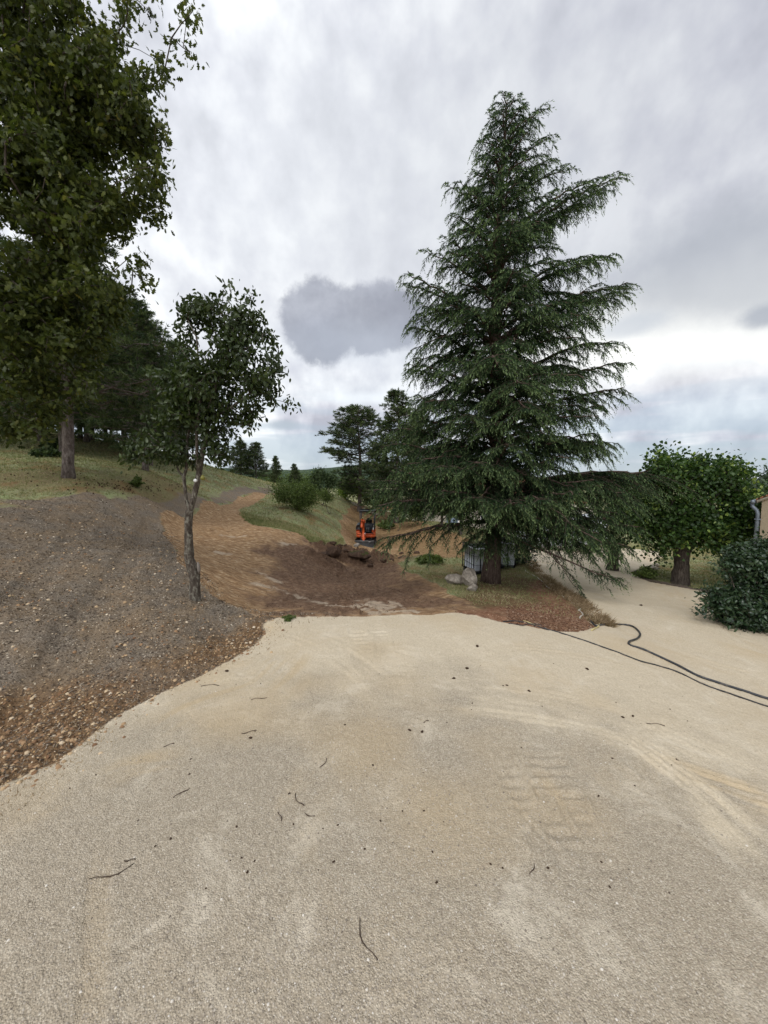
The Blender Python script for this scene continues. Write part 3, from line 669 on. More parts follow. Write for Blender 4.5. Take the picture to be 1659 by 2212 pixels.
def wood(A, par, r0=.006, rmax=.3, ex=2.2):
    n = len(A); w_ = np.zeros(n)
    ch = np.zeros(n, int)
    for i in range(n-1, 0, -1):
        if w_[i] == 0: w_[i] = r0**ex
        w_[par[i]] += w_[i]
    R = np.minimum(w_**(1/ex), rmax); i = np.arange(1, n); i = i[par[i] >= 0]
    rp = np.minimum(R[par[i]], R[i]*1.35)
    return A[par[i]], A[i], rp, R[i], R
def ball(n, rng=RNG, shell=.5):
    d = rng.normal(size=(n, 3)); d /= np.linalg.norm(d, axis=1, keepdims=True); return d*(rng.random((n, 1))**(1/3*(1-shell)+.0001))
def px_ellipses(E, n, Yc, rng=RNG, shell=.45):
    """points filling ellipsoids given as (u, v, ru, rv[, dy, ry])"""
    wt = np.array([e[2]*e[3] for e in E], float); wt /= wt.sum(); out = []
    for e, k in zip(E, rng.multinomial(n, wt)):
        dy = e[4] if len(e) > 4 else 0
        c = at(e[0], e[1], Yc+dy); b = ball(k, rng, shell); L = math.hypot(c[0], c[1]); ca, sa = c[1]/L, c[0]/L; sc = c[1]/FPX*1.02
        ry = e[5] if len(e) > 5 else (e[2]*ca+e[3])/2*sc                    # an upright ellipsoid turned to stand square to the line of sight
        a = b[:, 0]*e[2]*sc*ca; d_ = b[:, 1]*ry
        out.append(np.stack([c[0]+a*ca+d_*sa, c[1]-a*sa+d_*ca, c[2]+b[:, 2]*e[3]*sc], 1))
    return np.concatenate(out)
def broadleaf(name, label, cat, base, skel, att, bark, leafm, tmpl, nleaf, spread, size, droop=.4, r0=.006, rmax=.3, step=.22, group=None, tipcol=False, sag=0.0, rng=RNG, pen=.25, lname='crown', flare=1.0, up=.6, extra=None):
    base = np.asarray(base, float); root = empty(name, base, 0, label, cat, group)
    A, par, tips = grow(skel, att, step, pen, rng, sag)
    P0, P1, Ra, Rb, R = wood(A, par, r0, rmax)
    mb = MB()
    big = Rb > .02
    V, F = cones(P0[big], P1[big], Ra[big], Rb[big], 9); mb.add(V, F)
    V, F = cones(P0[~big], P1[~big], Ra[~big], Rb[~big], 4); mb.add(V, F)
    mb.build('trunk', bark, root, True, origin=base)
    tp = A[tips]; prev = A[par[tips]]; dirs = tp-prev
    c = np.repeat(tp, nleaf, 0)+rng.normal(size=(len(tp)*nleaf, 3))*spread
    # some leaves along the last twigs as well
    V, F = leaves(tmpl[0], tmpl[1], c, size, droop, None, 1.0, rng, up)
    k = len(tmpl[0]); vv = np.clip(rng.random(len(c))*.7+np.repeat(rng.random(len(tp)), nleaf)*.3, 0, 1)
    at_ = {'v': np.repeat(vv, k)}
    if tipcol:
        zt = c[:, 2]; tipv = np.repeat(rng.random(len(tp)) < .22, nleaf)*(rng.random(len(c)) < .55)*.8
        at_['tip'] = np.repeat(tipv.astype(float), k)
    m2 = MB(); m2.add(V, F, **at_)
    if extra is not None: extra(m2, rng)
    m2.build(lname, leafm, root, False, origin=base)
    return root

# ---- the oak whose boughs hang in from the left
def make_oak():
    rng = np.random.default_rng(11)
    Yc = 7.2; bx, by = -10.6, 7.6; bz = Hs(bx, by)
    base = np.array([bx, by, bz])
    sk = [(base, -1), (base+(.1, 0, 1.5), 0), (base+(.2, -.1, 3.0), 1), (base+(.5, -.2, 4.4), 2), (base+(.9, -.3, 6.0), 3), (base+(1.2, -.2, 7.6), 4), (base+(1.4, -.1, 9.0), 5), (base+(1.4, 0, 10.5), 6)]
    E = [(-60, 60, 190, 140), (120, 110, 150, 110), (225, 40, 120, 42), (60, 300, 180, 160), (220, 240, 85, 85), (270, 300, 60, 55), (150, 430, 190, 110), (270, 400, 75, 40), (60, 560, 200, 130), (205, 520, 75, 60), (225, 585, 60, 50), (80, 720, 160, 100), (185, 660, 75, 50), (20, 840, 120, 80), (-150, 400, 150, 300), (-150, 750, 150, 160), (110, 790, 55, 50)]
    E += [(300, 400, 75, 45), (300, 300, 50, 50), (260, 200, 60, 50), (268, 590, 26, 28), (235, 640, 34, 32), (330, 40, 85, 35), (170, 840, 30, 30), (40, 930, 60, 18)]; E = [(e[0], e[1], e[2], e[3], 0, 1.1) for e in E]
    att = px_ellipses(E, 3900, Yc, rng, .15)
    # single sprays standing out against the sky
    sp = [(385, 35), (410, 50), (350, 20), (330, 45), (300, 70), (355, 172), (352, 160), (330, 285), (345, 300), (300, 262), (345, 395), (370, 408), (325, 385), (320, 560), (300, 600), (280, 620), (250, 650), (290, 200), (275, 180), (300, 345), (310, 480), (100, 900), (60, 925), (20, 930), (130, 870), (215, 690), (180, 730)]
    att = np.concatenate([att, np.array([at(u, v, Yc-.3+rng.random()*.6) for u, v in sp for _ in (0, 1)])+rng.normal(size=(len(sp)*2, 3))*.07])
    # openings where the sky shows
    px = (att[:, 0]/att[:, 1]); 
    cp_, sp_ = math.cos(PITCH), math.sin(PITCH)
    dd = att-np.array([0, 0, EYE]); f = dd[:, 1]*cp_-dd[:, 2]*sp_; up = dd[:, 1]*sp_+dd[:, 2]*cp_
    U = 829.5+dd[:, 0]/f*FPX; Vv = 1106-up/f*FPX
    keep = np.ones(len(att), bool)
    for hu, hv, hr in ((265, 130, 26), (160, 75, 22), (155, 185, 14), (190, 240, 12), (320, 110, 30), (330, 215, 22), (320, 340, 20), (345, 250, 14), (380, 130, 28), (370, 300, 12)):
        keep &= (U-hu)**2+(Vv-hv)**2 > hr**2
    att = att[keep]; g = fbm(att[:, 0]*1.7+att[:, 1], att[:, 2]*1.7-att[:, 1]*.6, 3, 3); att = att[g > -.155]
    broadleaf('oak_tree', 'large oak with lobed olive green leaves overhanging the upper left of the picture', 'tree', base, sk, att, M_BARK, M_OAK, OAK, 24, .095, .108, .7, .006, .34, .28, None, False, .03, rng, .15)
make_oak()

# ---- the small pear tree on the mulch bank
def make_pear():
    rng = np.random.default_rng(12); Y = 6.5
    b = hit(421, 1293); Y = b[1]; base = np.array([b[0], b[1], Hs(b[0], b[1])-.03])
    def q(u, v, dy=0.0): return at(u, v, Y+dy)
    pts = [(base, -1), (q(421, 1262), 0), (q(419, 1236), 1), (q(409, 1212), 2), (q(408, 1185), 3), (q(407, 1150), 4), (q(407, 1118), 5), (q(410, 1102), 6),      # 7 fork
           (q(402, 1080), 7), (q(399, 1050), 8), (q(397, 1030), 9), (q(386, 1018), 10), (q(381, 1000), 11), (q(380, 985), 12), (q(360, 968), 13), (q(330, 962), 14),
           (q(402, 1015), 10), (q(405, 985), 16), (q(404, 950, .1), 17), (q(415, 900, .1), 18),
           (q(417, 1080), 7), (q(424, 1050), 20), (q(430, 1022), 21), (q(436, 985), 22), (q(443, 950), 23), (q(452, 905), 24), (q(462, 850), 25), (q(475, 790), 26), (q(490, 730), 27), (q(510, 690), 28),
           (q(425, 985, -.1), 22), (q(425, 930, -.2), 30), (q(432, 870, -.2), 31), (q(430, 800, -.2), 32), (q(425, 730, -.2), 33), (q(405, 690, -.1), 34),
           (q(500, 880), 25), (q(540, 850), 36), (q(580, 850), 37)]
    att = px_ellipses([(470, 735, 75, 85), (540, 775, 62, 90), (480, 840, 100, 62), (562, 850, 45, 35), (420, 700, 32, 48), (440, 765, 48, 55), (410, 850, 70, 55), (350, 960, 62, 28), (420, 900, 70, 50), (300, 975, 25, 20), (470, 960, 32, 40), (370, 900, 45, 40), (525, 905, 30, 18), (600, 868, 22, 12), (440, 660, 30, 25), (535, 670, 22, 40), (395, 985, 45, 22)], 900, Y, rng, .3); g = fbm(att[:, 0]*3.2, att[:, 2]*3.2, 2, 3); att = att[g > -.30]
    ext = [(486, 612), (483, 630), (536, 625), (532, 645), (395, 670), (388, 700), (560, 685), (580, 720), (600, 745), (608, 800), (622, 870), (632, 876), (270, 995), (285, 985), (500, 640), (400, 655), (455, 640), (425, 650), (545, 915), (505, 935), (490, 985), (545, 640)]
    att = np.concatenate([att, np.array([q(u, v, rng.normal()*.08) for u, v in ext])])
    root = broadleaf('pear_tree', 'slender pear tree with a crooked forked trunk standing alone on the grey brown bank', 'tree', base, pts, att, M_BARKPEAR, M_PEAR, OVAL, 14, .062, .090, 1.0, .0042, .092, .16, None, False, 0.0, rng, .2)
    # thicker lower trunk with its kink and pale pruning scar
    path = [base+(0, 0, -.1), base+(0, 0, .02), q(421, 1262), q(420, 1240), q(414, 1222), q(409, 1208), q(408, 1185), q(407, 1150), q(407, 1118), q(410, 1100)]
    R = [.115, .105, .088, .092, .092, .082, .076, .070, .068, .070]
    P = []; RR = []
    for i in range(len(path)-1):
        for k in range(6): t = k/6; P.append(path[i]*(1-t)+path[i+1]*t); RR.append(R[i]*(1-t)+R[i+1]*t)
    P = np.array(P); 
    for _ in range(3): P[1:-1] = (P[:-2]+P[1:-1]*2+P[2:])/4
    V, F = tube(P, np.array(RR)*.92, 18, .16, 5); mb = MB().add(V, F); o = mb.build('lower_trunk', M_BARKPEAR, root, True, origin=base)
    sc = q(430, 1226, -.03); V, F = tube([sc+(.0, -.02, -.10), sc+(.01, -.03, -.04), sc+(.005, -.03, .05), sc+(-.01, -.02, .10)], [.012, .028, .026, .01], 8, .1, 3)
    MB().add(V, F).build('pruning_scar', flat_mat('pale_wood', (.22, .19, .16), .8, .2), root, True, origin=base)
    c = q(424, 1038, -.10); uvs = []
    V, F = tube([c+(0, .03, 0), c+(0, -.02, 0), c+(0, -.03, 0), c+(0, -.045, 0)], [.014, .014, .03, .026], 14); MB().add(V, F).build('white_insulator', flat_mat('white_ceramic', (.75, .75, .73), .3, .5, var=.03), root, True, origin=base)
    for (u, v) in ((438, 1032),):
        c = q(u, v, -.12); a = np.linspace(0, np.pi, 9); V, F = tube([c+(0, 0, .045*math.cos(x)) for x in a], [max(.002, .038*math.sin(x)*(1.0 if x > 1.5 else .8)) for x in a], 12)
        MB().add(V, F).build('pear', flat_mat('pear_skin', (.24, .22, .04), .45, .4), root, True, origin=base)
make_pear()

# ---- the cedar
def conifer_foliage(branches, rng, twig_len, twig_gap, sec_gap, sec_len, needle_w, drop, seg=6):
    """branches: arrays of points along each bough; returns twig wood segments and needle triangles"""
    segP0, segP1, segR0, segR1 = [], [], [], []
    TP, TD, TL, TT = [], [], [], []
    for B, R, L in branches:
        n = len(B); segP0.append(B[:-1]); segP1.append(B[1:]); segR0.append(R[:-1]); segR1.append(R[1:])
        T = np.gradient(B, axis=0); T /= np.linalg.norm(T, axis=1, keepdims=True)
        s0 = .16*L if L > 1.2 else .05*L; ss = np.arange(s0, L, sec_gap*(.8+.4*rng.random())); m = len(ss)
        if m == 0: continue
        idx = ss/L*(n-1); i0 = np.minimum(idx.astype(int), n-2); fr = (idx-i0)[:, None]
        O = B[i0]*(1-fr)+B[i0+1]*fr; t = T[i0]
        side = np.cross(t, (0, 0, 1.)); side /= np.linalg.norm(side, axis=1, keepdims=True)+1e-9
        sg = np.where(np.arange(m) % 2 == 0, 1., -1.)[:, None]
        ang = (.75+.35*rng.random((m, 1)))
        dv = t*np.cos(ang)+side*sg*np.sin(ang)+rng.normal(size=(m, 3))*.10; dv[:, 2] += .06
        dv /= np.linalg.norm(dv, axis=1, keepdims=True)
        f = ss/L; ln = (sec_len*L*(.35+.9*np.sin(np.pi*np.clip(.18+.78*(1-f), 0, 1))**1.0)*(1.02-f)**.45*(.65+.6*rng.random(m)))+.16+.10*rng.random(m)
        K = 7; tt = np.linspace(0, 1, K)
        SP = O[:, None]+dv[:, None]*(ln[:, None, None]*tt[None, :, None])
        SP[:, :, 2] -= (drop*(.6+.8*rng.random(m)))[:, None]*ln[:, None]*tt[None]**2*1.0
        SP = SP+rng.normal(size=SP.shape)*.012*tt[None, :, None]
        segP0.append(SP[:, :-1].reshape(-1, 3)); segP1.append(SP[:, 1:].reshape(-1, 3))
        r = (.004+.006*ln)[:, None]*(1-tt[None]*.8); segR0.append(r[:, :-1].ravel()); segR1.append(r[:, 1:].ravel())
        # twigs off each secondary, and the bough's own tip
        for k in range(m):
            g = np.arange(.04, ln[k], twig_gap); q = len(g)
            if q == 0: continue
            x = g/ln[k]*(K-1); j = np.minimum(x.astype(int), K-2); fx = (x-j)[:, None]
            o = SP[k, j]*(1-fx)+SP[k, j+1]*fx; td = SP[k, j+1]-SP[k, j]; td /= np.linalg.norm(td, axis=1, keepdims=True)+1e-9
            sd = np.cross(td, (0, 0, 1.)); sd /= np.linalg.norm(sd, axis=1, keepdims=True)+1e-9
            sgn = np.where(rng.random(q) < .5, -1., 1.)[:, None]; a = .5+.5*rng.random((q, 1))
            d = td*np.cos(a)+sd*sgn*np.sin(a)+rng.normal(size=(q, 3))*.18; d[:, 2] -= .15+.35*rng.random(q)
            TP.append(o); TD.append(d/np.linalg.norm(d, axis=1, keepdims=True)); TL.append(twig_len*(.5+.9*rng.random(q))*(1.05-.35*g/ln[k]))
            TT.append(np.clip(.55*f[k]+.55*g/ln[k]-.1+.25*rng.random(q), 0, 1))
            TP.append(SP[k, -1][None]); dd = SP[k, -1]-SP[k, -2]; dd = dd/np.linalg.norm(dd)+np.array([0, 0, -.25]); TD.append(dd[None]); TL.append(np.array([twig_len*1.3])); TT.append(np.array([min(1, .5+.6*f[k])]))
    P = np.concatenate(TP); Dv = np.concatenate(TD); Ln = np.concatenate(TL); Tp = np.concatenate(TT)
    d, u, v = frames(Dv); n = len(P)
    # every twig: short needle tufts as slim triangles, alternate sides and twisting round
    VV = []; 
    for s in range(seg):
        f = (s+.5*rng.random(n))/seg; c = P+d*(Ln*f)[:, None]; c[:, 2] -= Ln*f*f*.42
        a = rng.random(n)*2*np.pi; rad = u*np.cos(a)[:, None]+v*np.sin(a)[:, None]
        nl = (needle_w*(1.1-.45*f))[:, None]; w_ = needle_w*.20
        tip = c+d*nl*1.15+rad*nl*.75
        t1 = np.cross(rad, d)*w_
        VV.append(np.stack([c-d*w_*.4-t1, c-d*w_*.4+t1, tip], 1))
    V = np.stack(VV, 1).reshape(-1, 3); F = np.arange(len(V)).reshape(-1, 3)
    vv = np.repeat(rng.random(n), seg*3); tp = (Tp[:, None]*np.linspace(.25, 1, seg)[None])
    tipa = np.repeat(np.clip((tp-.44)*1.5, 0, .8).ravel(), 3)
    return (np.concatenate(segP0), np.concatenate(segP1), np.concatenate(segR0), np.concatenate(segR1)), V, F, vv, tipa
def bough(o, az, L, rise, sag, r, rng, n=14, bend=0.0):
    t = np.linspace(0, 1, n); a = az+bend*t
    dx = np.cumsum(np.sin(a))/n*L; dy = np.cumsum(np.cos(a))/n*L; dx -= dx[0]; dy -= dy[0]
    z = L*(rise*t-sag*t**2)
    B = np.stack([o[0]+dx, o[1]+dy, o[2]+z], 1); B[1:] += rng.normal(size=(n-1, 3))*.02*L*t[1:, None]*.6
    return B, r*(1-t*.88)+.003, L
def make_cedar():
    rng = np.random.default_rng(21)
    b = hit(1060, 1259); Y = b[1]; bz = Hs(b[0], b[1]); base = np.array([b[0], Y, bz])
    top = at(1090, 217, Y); Ht = top[2]-bz
    root = empty('cedar_tree', base, 0, 'tall dark green cedar with drooping branch tips, the largest tree, right of centre', 'tree')
    tz = np.linspace(0, 1, 40); P = base[None]*(1-tz[:, None])+top[None]*tz[:, None]; P[:, 0] += .10*np.sin(tz*7); P[:, 1] += .06*np.sin(tz*5+1)
    R = .24*(1-tz)**.85+.012; R[0] = .33; R[1] = .27
    P[0, 2] -= .25
    V, F = tube(P, R, 18, .12, 3); MB().add(V, F).build('trunk', M_BARKC, root, True, origin=base)
    def tr(h): 
        k = (h/Ht); i = min(int(k*39), 38); f = k*39-i; return P[i]*(1-f)+P[i+1]*f
    # crown outline: half width against height in metres
    hp = np.array([.0, .05, .10, .18, .28, .36, .42, .50, .58, .645, .70, .78, .85, .92, 1.0])
    lp = np.array([2.2, 3.5, 3.9, 3.7, 3.5, 3.3, 3.2, 2.95, 2.9, 2.35, 1.9, 1.6, 1.3, .85, .35])
    Bs = []; az = 0.0; h = 2.3
    while h < Ht-.12:
        k = h/Ht; L = np.interp(k, hp, lp); nb = 1
        az += 2.39996+rng.normal()*.25; L *= .52+.48*rng.random()**.8
        lft = math.sin(az)
        if lft < -.3: L *= .93
        if k > .86: L *= .95
        rise = np.interp(k, [0, .2, .5, 1], [.10, .28, .50, .95]); sag = np.interp(k, [0, .2, .5, 1], [.26, .34, .42, .45])
        Bs.append(bough(tr(h), az, L, rise+rng.normal()*.06, sag+rng.normal()*.04, .012+.014*L, rng, 14, rng.normal()*.25))
        h += np.interp(k, [0, .5, 1], [.085, .075, .07])*(.7+.6*rng.random())
    # boughs that make the outline in the picture
    def to(u, v, dy, hb, sag=.28, rr=None):
        e = at(u, v, Y+dy); o = tr(hb); d = e-o; L = math.hypot(d[0], d[1]); az_ = math.atan2(d[0], d[1]); 
        Bs.append(bough(o, az_, L*1.04, d[2]/L+sag, sag, rr or (.014+.015*L), rng, 16, 0))
    def hz(v): return at(1075, v, Y)[2]-bz
    for u, v, dy, vb, sg in ((1335, 395, -.3, 560, .35), (1310, 425, .6, 585, .35), (1285, 390, -.8, 540, .3), (1250, 455, .3, 560, .3), (1180, 240, 0, 330, .5), (1195, 300, -.2, 390, .5), (1190, 355, .3, 440, .5), (1230, 375, .0, 460, .45),
                             (1040, 290, 0, 360, .5), (1035, 345, .2, 420, .5), (985, 395, 0, 480, .4), (965, 405, -.2, 500, .4), (970, 470, .4, 550, .4), (955, 520, -.3, 600, .35),
                             (870, 598, -.3, 720, .3), (880, 620, .3, 730, .3), (915, 550, 0, 650, .35), (900, 660, -.6, 760, .3), (885, 710, .5, 800, .3), (885, 790, -.5, 870, .3), (880, 800, .4, 890, .3),
                             (1320, 560, 0, 680, .35), (1290, 555, -.7, 660, .35), (1365, 618, -.2, 740, .3), (1340, 640, .6, 760, .3), (1300, 690, -.8, 780, .3), (1330, 740, .2, 840, .3), (1345, 790, -.4, 880, .3), (1350, 845, .3, 930, .28), (1310, 880, -.8, 960, .28), (1330, 955, -.2, 1020, .25), (1290, 940, -1.2, 1010, .25),
                             (900, 860, -.8, 950, .3), (870, 900, -.3, 980, .28), (850, 930, .3, 1000, .28), (830, 960, -.3, 1030, .25), (845, 1020, -1.3, 1080, .25), (820, 1040, -.5, 1090, .25), (800, 1060, .3, 1100, .22), (810, 1090, -1.3, 1110, .2), (825, 1165, -1.0, 1125, .1),
                             (950, 1065, -2.3, 1095, .2), (1020, 1080, -2.8, 1110, .2), (1110, 1090, -2.9, 1110, .2), (1180, 1080, -2.6, 1100, .22), (1250, 1070, -2.2, 1100, .22), (1290, 1040, -1.5, 1090, .22), (1075, 1140, -2.0, 1110, .1), (1015, 1172, -1.2, 1135, .1), (1072, 1190, -1.4, 1140, .1), (1125, 1184, -1.0, 1135, .1), (1150, 1170, -1.5, 1125, .1), (1170, 1120, -1.8, 1110, .1), (1160, 1100, .8, 1110, .15), (980, 1090, .8, 1100, .2),
                             (1390, 1025, .8, 1060, .12), (1440, 1020, 1.6, 1060, .1), (1475, 1030, 1.3, 1065, .1), (1380, 1080, 0, 1090, .2), (1350, 1110, -.8, 1110, .2), (1385, 1140, -.4, 1110, .18), (1370, 1180, -.6, 1120, .12), (1320, 1190, -1.0, 1130, .12), (1300, 1150, -1.6, 1120, .15), (1340, 1150, .4, 1110, .15), (1260, 1180, -.6, 1130, .15), (1355, 1060, -.6, 1080, .2),
                             (940, 1010, -2.4, 1060, .25), (1020, 1000, -2.8, 1060, .25), (1100, 960, -2.7, 1030, .28), (1190, 930, -2.3, 1000, .28), (1230, 990, -2.2, 1050, .25), (1000, 900, -2.4, 980, .3), (1080, 850, -2.4, 940, .32), (980, 780, -2.0, 880, .35), (1060, 740, -2.1, 840, .38), (1160, 780, -2.0, 880, .35), (1200, 850, -2.0, 940, .32), (1010, 660, -1.7, 760, .4), (1110, 640, -1.7, 740, .4), (1180, 680, -1.6, 780, .4), (1030, 540, -1.3, 640, .45), (1120, 520, -1.2, 620, .45), (1060, 430, -.9, 520, .5), (1130, 420, -.8, 500, .5)):
        to(u, v, dy, hz(vb), sg)
    segs, V, F, vv, tp = conifer_foliage(Bs, rng, .15, .030, .105, .26, .050, .55, 7)
    # two bare low boughs hanging over the drive, green only near the tips
    bare = []
    def barebough(pts, r):
        Pq = np.array([at(u, v, y) for u, v, y in pts]); t = np.linspace(0, len(Pq)-1, 18); i = np.minimum(t.astype(int), len(Pq)-2); f = (t-i)[:, None]; Q = Pq[i]*(1-f)+Pq[i+1]*f
        for _ in range(2): Q[1:-1] = (Q[:-2]+2*Q[1:-1]+Q[2:])/4
        return Q, np.linspace(r, .004, 18)
    Q1, R1 = barebough([(1080, 1150, Y), (1150, 1180, 10.0), (1230, 1212, 9.3), (1290, 1240, 9.0), (1340, 1250, 8.9)], .04)
    Q2, R2 = barebough([(1180, 1190, 9.7), (1215, 1225, 9.3), (1240, 1250, 9.2), (1262, 1290, 9.1), (1280, 1305, 9.05)], .014)
    Q3, R3 = barebough([(1195, 1195, 9.6), (1235, 1260, 9.2), (1250, 1275, 9.2), (1258, 1300, 9.1)], .010)
    tips = []
    for Q in (Q1, ): tips += [(Q[10:], R1[10:], np.linalg.norm(Q[-1]-Q[10]))]
    tips += [(Q2[9:], R2[9:], np.linalg.norm(Q2[-1]-Q2[9])), (Q2[:9], R2[:9], .5*np.linalg.norm(Q2[8]-Q2[0]))]
    s2, V2, F2, v2, t2 = conifer_foliage(tips, rng, .14, .04, .05, .30, .045, .2)
    mb = MB()
    big = segs[2] > .012
    for s, b_, n in ((segs, big, 7), (segs, ~big, 3)):
        a, f = cones(s[0][b_], s[1][b_], s[2][b_], s[3][b_], n); mb.add(a, f)
    a, f = cones(*s2, 4); mb.add(a, f)
    for Q, R_ in ((Q1, R1), (Q2, R2), (Q3, R3)):
        a, f = tube(Q, R_, 7); mb.add(a, f)
    mb.build('branches', M_BARKC, root, True, origin=base)
    m2 = MB(); m2.add(V, F, v=vv, tip=tp); m2.add(V2, F2, v=v2, tip=t2); m2.build('crown', M_CEDAR, root, False, origin=base)
    print('cedar tris', len(F)+len(F2))
make_cedar()

# ---- pines
def pine_proto(seed, Ht, bare, wid, lean=0.0, dense=1.0, shape='cone', tuft=.17, dead=0):
    """returns (trunk mesh, crown mesh[, dead mesh]) with the foot at the origin"""
    rng = np.random.default_rng(seed)
    tz = np.linspace(0, 1, 26); P = np.stack([lean*Ht*tz+.06*np.sin(tz*6+seed), .05*np.sin(tz*5+seed*2), Ht*tz-.25*(tz == 0)], 1)
    r = .0155*Ht*(1-tz)**.8+.012; r[0] *= 1.35
    mb = MB(); V, F = tube(P, r, 12, .14, seed); mb.add(V, F)
    h = bare; p0, p1, ra, rb, tip, td = [], [], [], [], [], []; dp0 = []
    while h < Ht*.985:
        k = (h-bare)/(Ht-bare)
        if shape == 'cone': L = wid*(1-k)**.75*(.75+.4*rng.random())+.22
        else: L = wid*(math.sin(math.pi*min(1, .12+k*.9))**.7)*(.7+.45*rng.random())+.18
        for q in range(rng.integers(3, 6)):
            a = rng.random()*2*np.pi; Lq = L*(.7+.4*rng.random()); f = min(h/Ht, .999)*25; i = int(f); o = P[i]*(1-f+i)+P[min(i+1, 25)]*(f-i)
            n = 8; t = np.linspace(0, 1, n); rise = .05+.55*k; B = np.stack([o[0]+np.sin(a)*Lq*t, o[1]+np.cos(a)*Lq*t, o[2]+Lq*(rise*t-.18*t**2+.16*t**3)], 1); B[1:] += rng.normal(size=(n-1, 3))*.03*Lq
            rr = (.007+.008*Lq)*(1-.8*t)+.003; p0.append(B[:-1]); p1.append(B[1:]); ra.append(rr[:-1]); rb.append(rr[1:])
            m = int((6+Lq*13)*dense)
            s = .25+.75*rng.random(m)**.7; ii = np.minimum((s*(n-1)).astype(int), n-2); fr = (s*(n-1)-ii)[:, None]; c = B[ii]*(1-fr)+B[ii+1]*fr
            off = rng.normal(size=(m, 3))*np.array([1, 1, .42])*(.09+.15*Lq*(1.15-s))[:, None]; e = c+off+np.array([0, 0, .04])
            p0.append(c); p1.append(e); ra.append(np.full(m, .007)); rb.append(np.full(m, .004)); tip.append(e); td.append(off+np.array([np.sin(a), np.cos(a), .6])*.12)
        h += (.16+.10*(1-k))*Ht/9
    a_, f_ = cones(np.concatenate(p0), np.concatenate(p1), np.concatenate(ra), np.concatenate(rb), 4); mb.add(a_, f_)
    T = np.concatenate(tip); D_ = np.concatenate(td); D_ /= np.linalg.norm(D_, axis=1, keepdims=True)+1e-9; D_ = np.where(np.isfinite(D_), D_, 0)
    nn = 18; C = np.repeat(T, nn, 0); dd = np.repeat(D_, nn, 0)*.9+rng.normal(size=(len(C), 3))*.75; dd /= np.linalg.norm(dd, axis=1, keepdims=True)
    C = C+np.repeat(D_, nn, 0)*(rng.random((len(C), 1))-.5)*tuft*1.1
    ln = tuft*(.55+.5*rng.random((len(C), 1))); sd = np.cross(dd, rng.normal(size=dd.shape)); sd /= np.linalg.norm(sd, axis=1, keepdims=True); ww = tuft*.085
    VV = np.stack([C-sd*ww, C+sd*ww, C+dd*ln], 1).reshape(-1, 3); FF = np.arange(len(VV)).reshape(-1, 3)
    vv = np.repeat(rng.random(len(T)), nn*3); z = np.clip((T[:, 2]-bare)/(Ht-bare), 0, 1); tp = np.repeat((rng.random(len(T)) < .25)*.5, nn*3)
    t_me = mb.build('trunk', M_BARKP, None, True, link=False); c_me = MB().add(VV, FF, v=vv, tip=tp).build('crown', M_PINE, None, False, link=False)
    return t_me, c_me, Ht
PROTO = {'a': pine_proto(31, 10.5, 1.9, 3.3, .03, 1.0, 'cone', .20), 'b': pine_proto(32, 9.0, 1.35, 2.9, .0, 1.0, 'cone', .20), 'c': pine_proto(33, 8.0, 1.5, 2.2, .01, 1.0, 'round', .18),
         'd': pine_proto(34, 5.0, .5, 1.5, 0, 1.1, 'cone', .15), 'e': pine_proto(35, 9.0, 1.2, 2.5, 0, 1.0, 'cone', .20)}
def put_pine(kind, x, y, ht, rz, label, group=None, z=None, sxy=1.0, name='pine_tree'):
    t_me, c_me, h0 = PROTO[kind]; z = Hs(x, y) if z is None else z
    o = empty(name, (x, y, z-.02), rz, label, 'tree', group); s = ht/h0; o.scale = (s*sxy, s*sxy, s)
    for nm, me in (('trunk', t_me), ('crown', c_me)):
        c = bpy.data.objects.new(nm, me); COL.objects.link(c); c.parent = o
    return o
def pine_px(kind, u, v, Y, vtop, rz, label, group=None, sxy=1.0, ht=None, name='pine_tree'):
    p = at(u, v, Y); g = Hs(p[0], Y)
    if ht is None: ht = at(u, vtop, Y)[2]-g
    return put_pine(kind, p[0], Y, ht, rz, label, group, None, sxy, name)
GP = 'black pines on the left hillside'
pine_px('a', 147, 1030, 14.0, 500, 1.2, 'nearest pine on the left slope, its thick grey trunk bare and in full view', GP, ht=11.5)
pine_px('b', 312, 1015, 19.0, 655, .4, 'pine with its trunk foot just above the small green sapling on the slope', GP, sxy=1.05)
pine_px('e', 139, 980, 21.0, 560, 2.0, 'pine whose pale trunk stands close behind the nearest thick pine trunk', GP)
pine_px('b', 90, 952, 25.0, 600, 3.0, 'leftmost dark pine trunk high on the slope under the oak leaves', GP)
pine_px('e', 186, 956, 27.5, 620, 4.0, 'distant pine trunk just right of the nearest thick trunk', GP)
pine_px('b', 268, 978, 26.0, 640, 5.2, 'thin dark pine trunk left of the pine above the sapling', GP)
pine_px('c', 288, 985, 29.0, 670, .9, 'thin pine at the top of the slope, second trunk left of the pear tree branch', GP)
pine_px('e', 325, 985, 24.0, 690, 2.6, 'pine with a dark upright crown behind the left part of the pear tree', GP, sxy=.85)
pine_px('c', 397, 1003, 27.0, 740, 3.3, 'slim pine seen through the lower pear tree branches', GP, sxy=.8)
pine_px('c', 228, 965, 30.0, 700, 1.5, 'far pine in the shade at the top of the slope', GP)
pine_px('b', 20, 945, 27.0, 620, .3, 'pine at the left edge of the picture high on the slope', GP)
pine_px('e', -120, 950, 20.0, 420, 1.3, 'pine beyond the left edge of the picture, shading the slope', GP)
rgp = np.random.default_rng(77)
for i in range(16):
    u = -150+i*36+rgp.uniform(-12, 12); Yq = rgp.uniform(29, 42); p = at(u, 940, Yq)
    put_pine(('b', 'e', 'c')[i % 3], p[0], Yq, rgp.uniform(8.5, 11.5)*(1 if u < 300 else .72), i*1.3, 'dark pine in the crowd of trunks along the top of the left slope', 'pines crowding the top of the left slope')
GF = 'pines along the skyline'
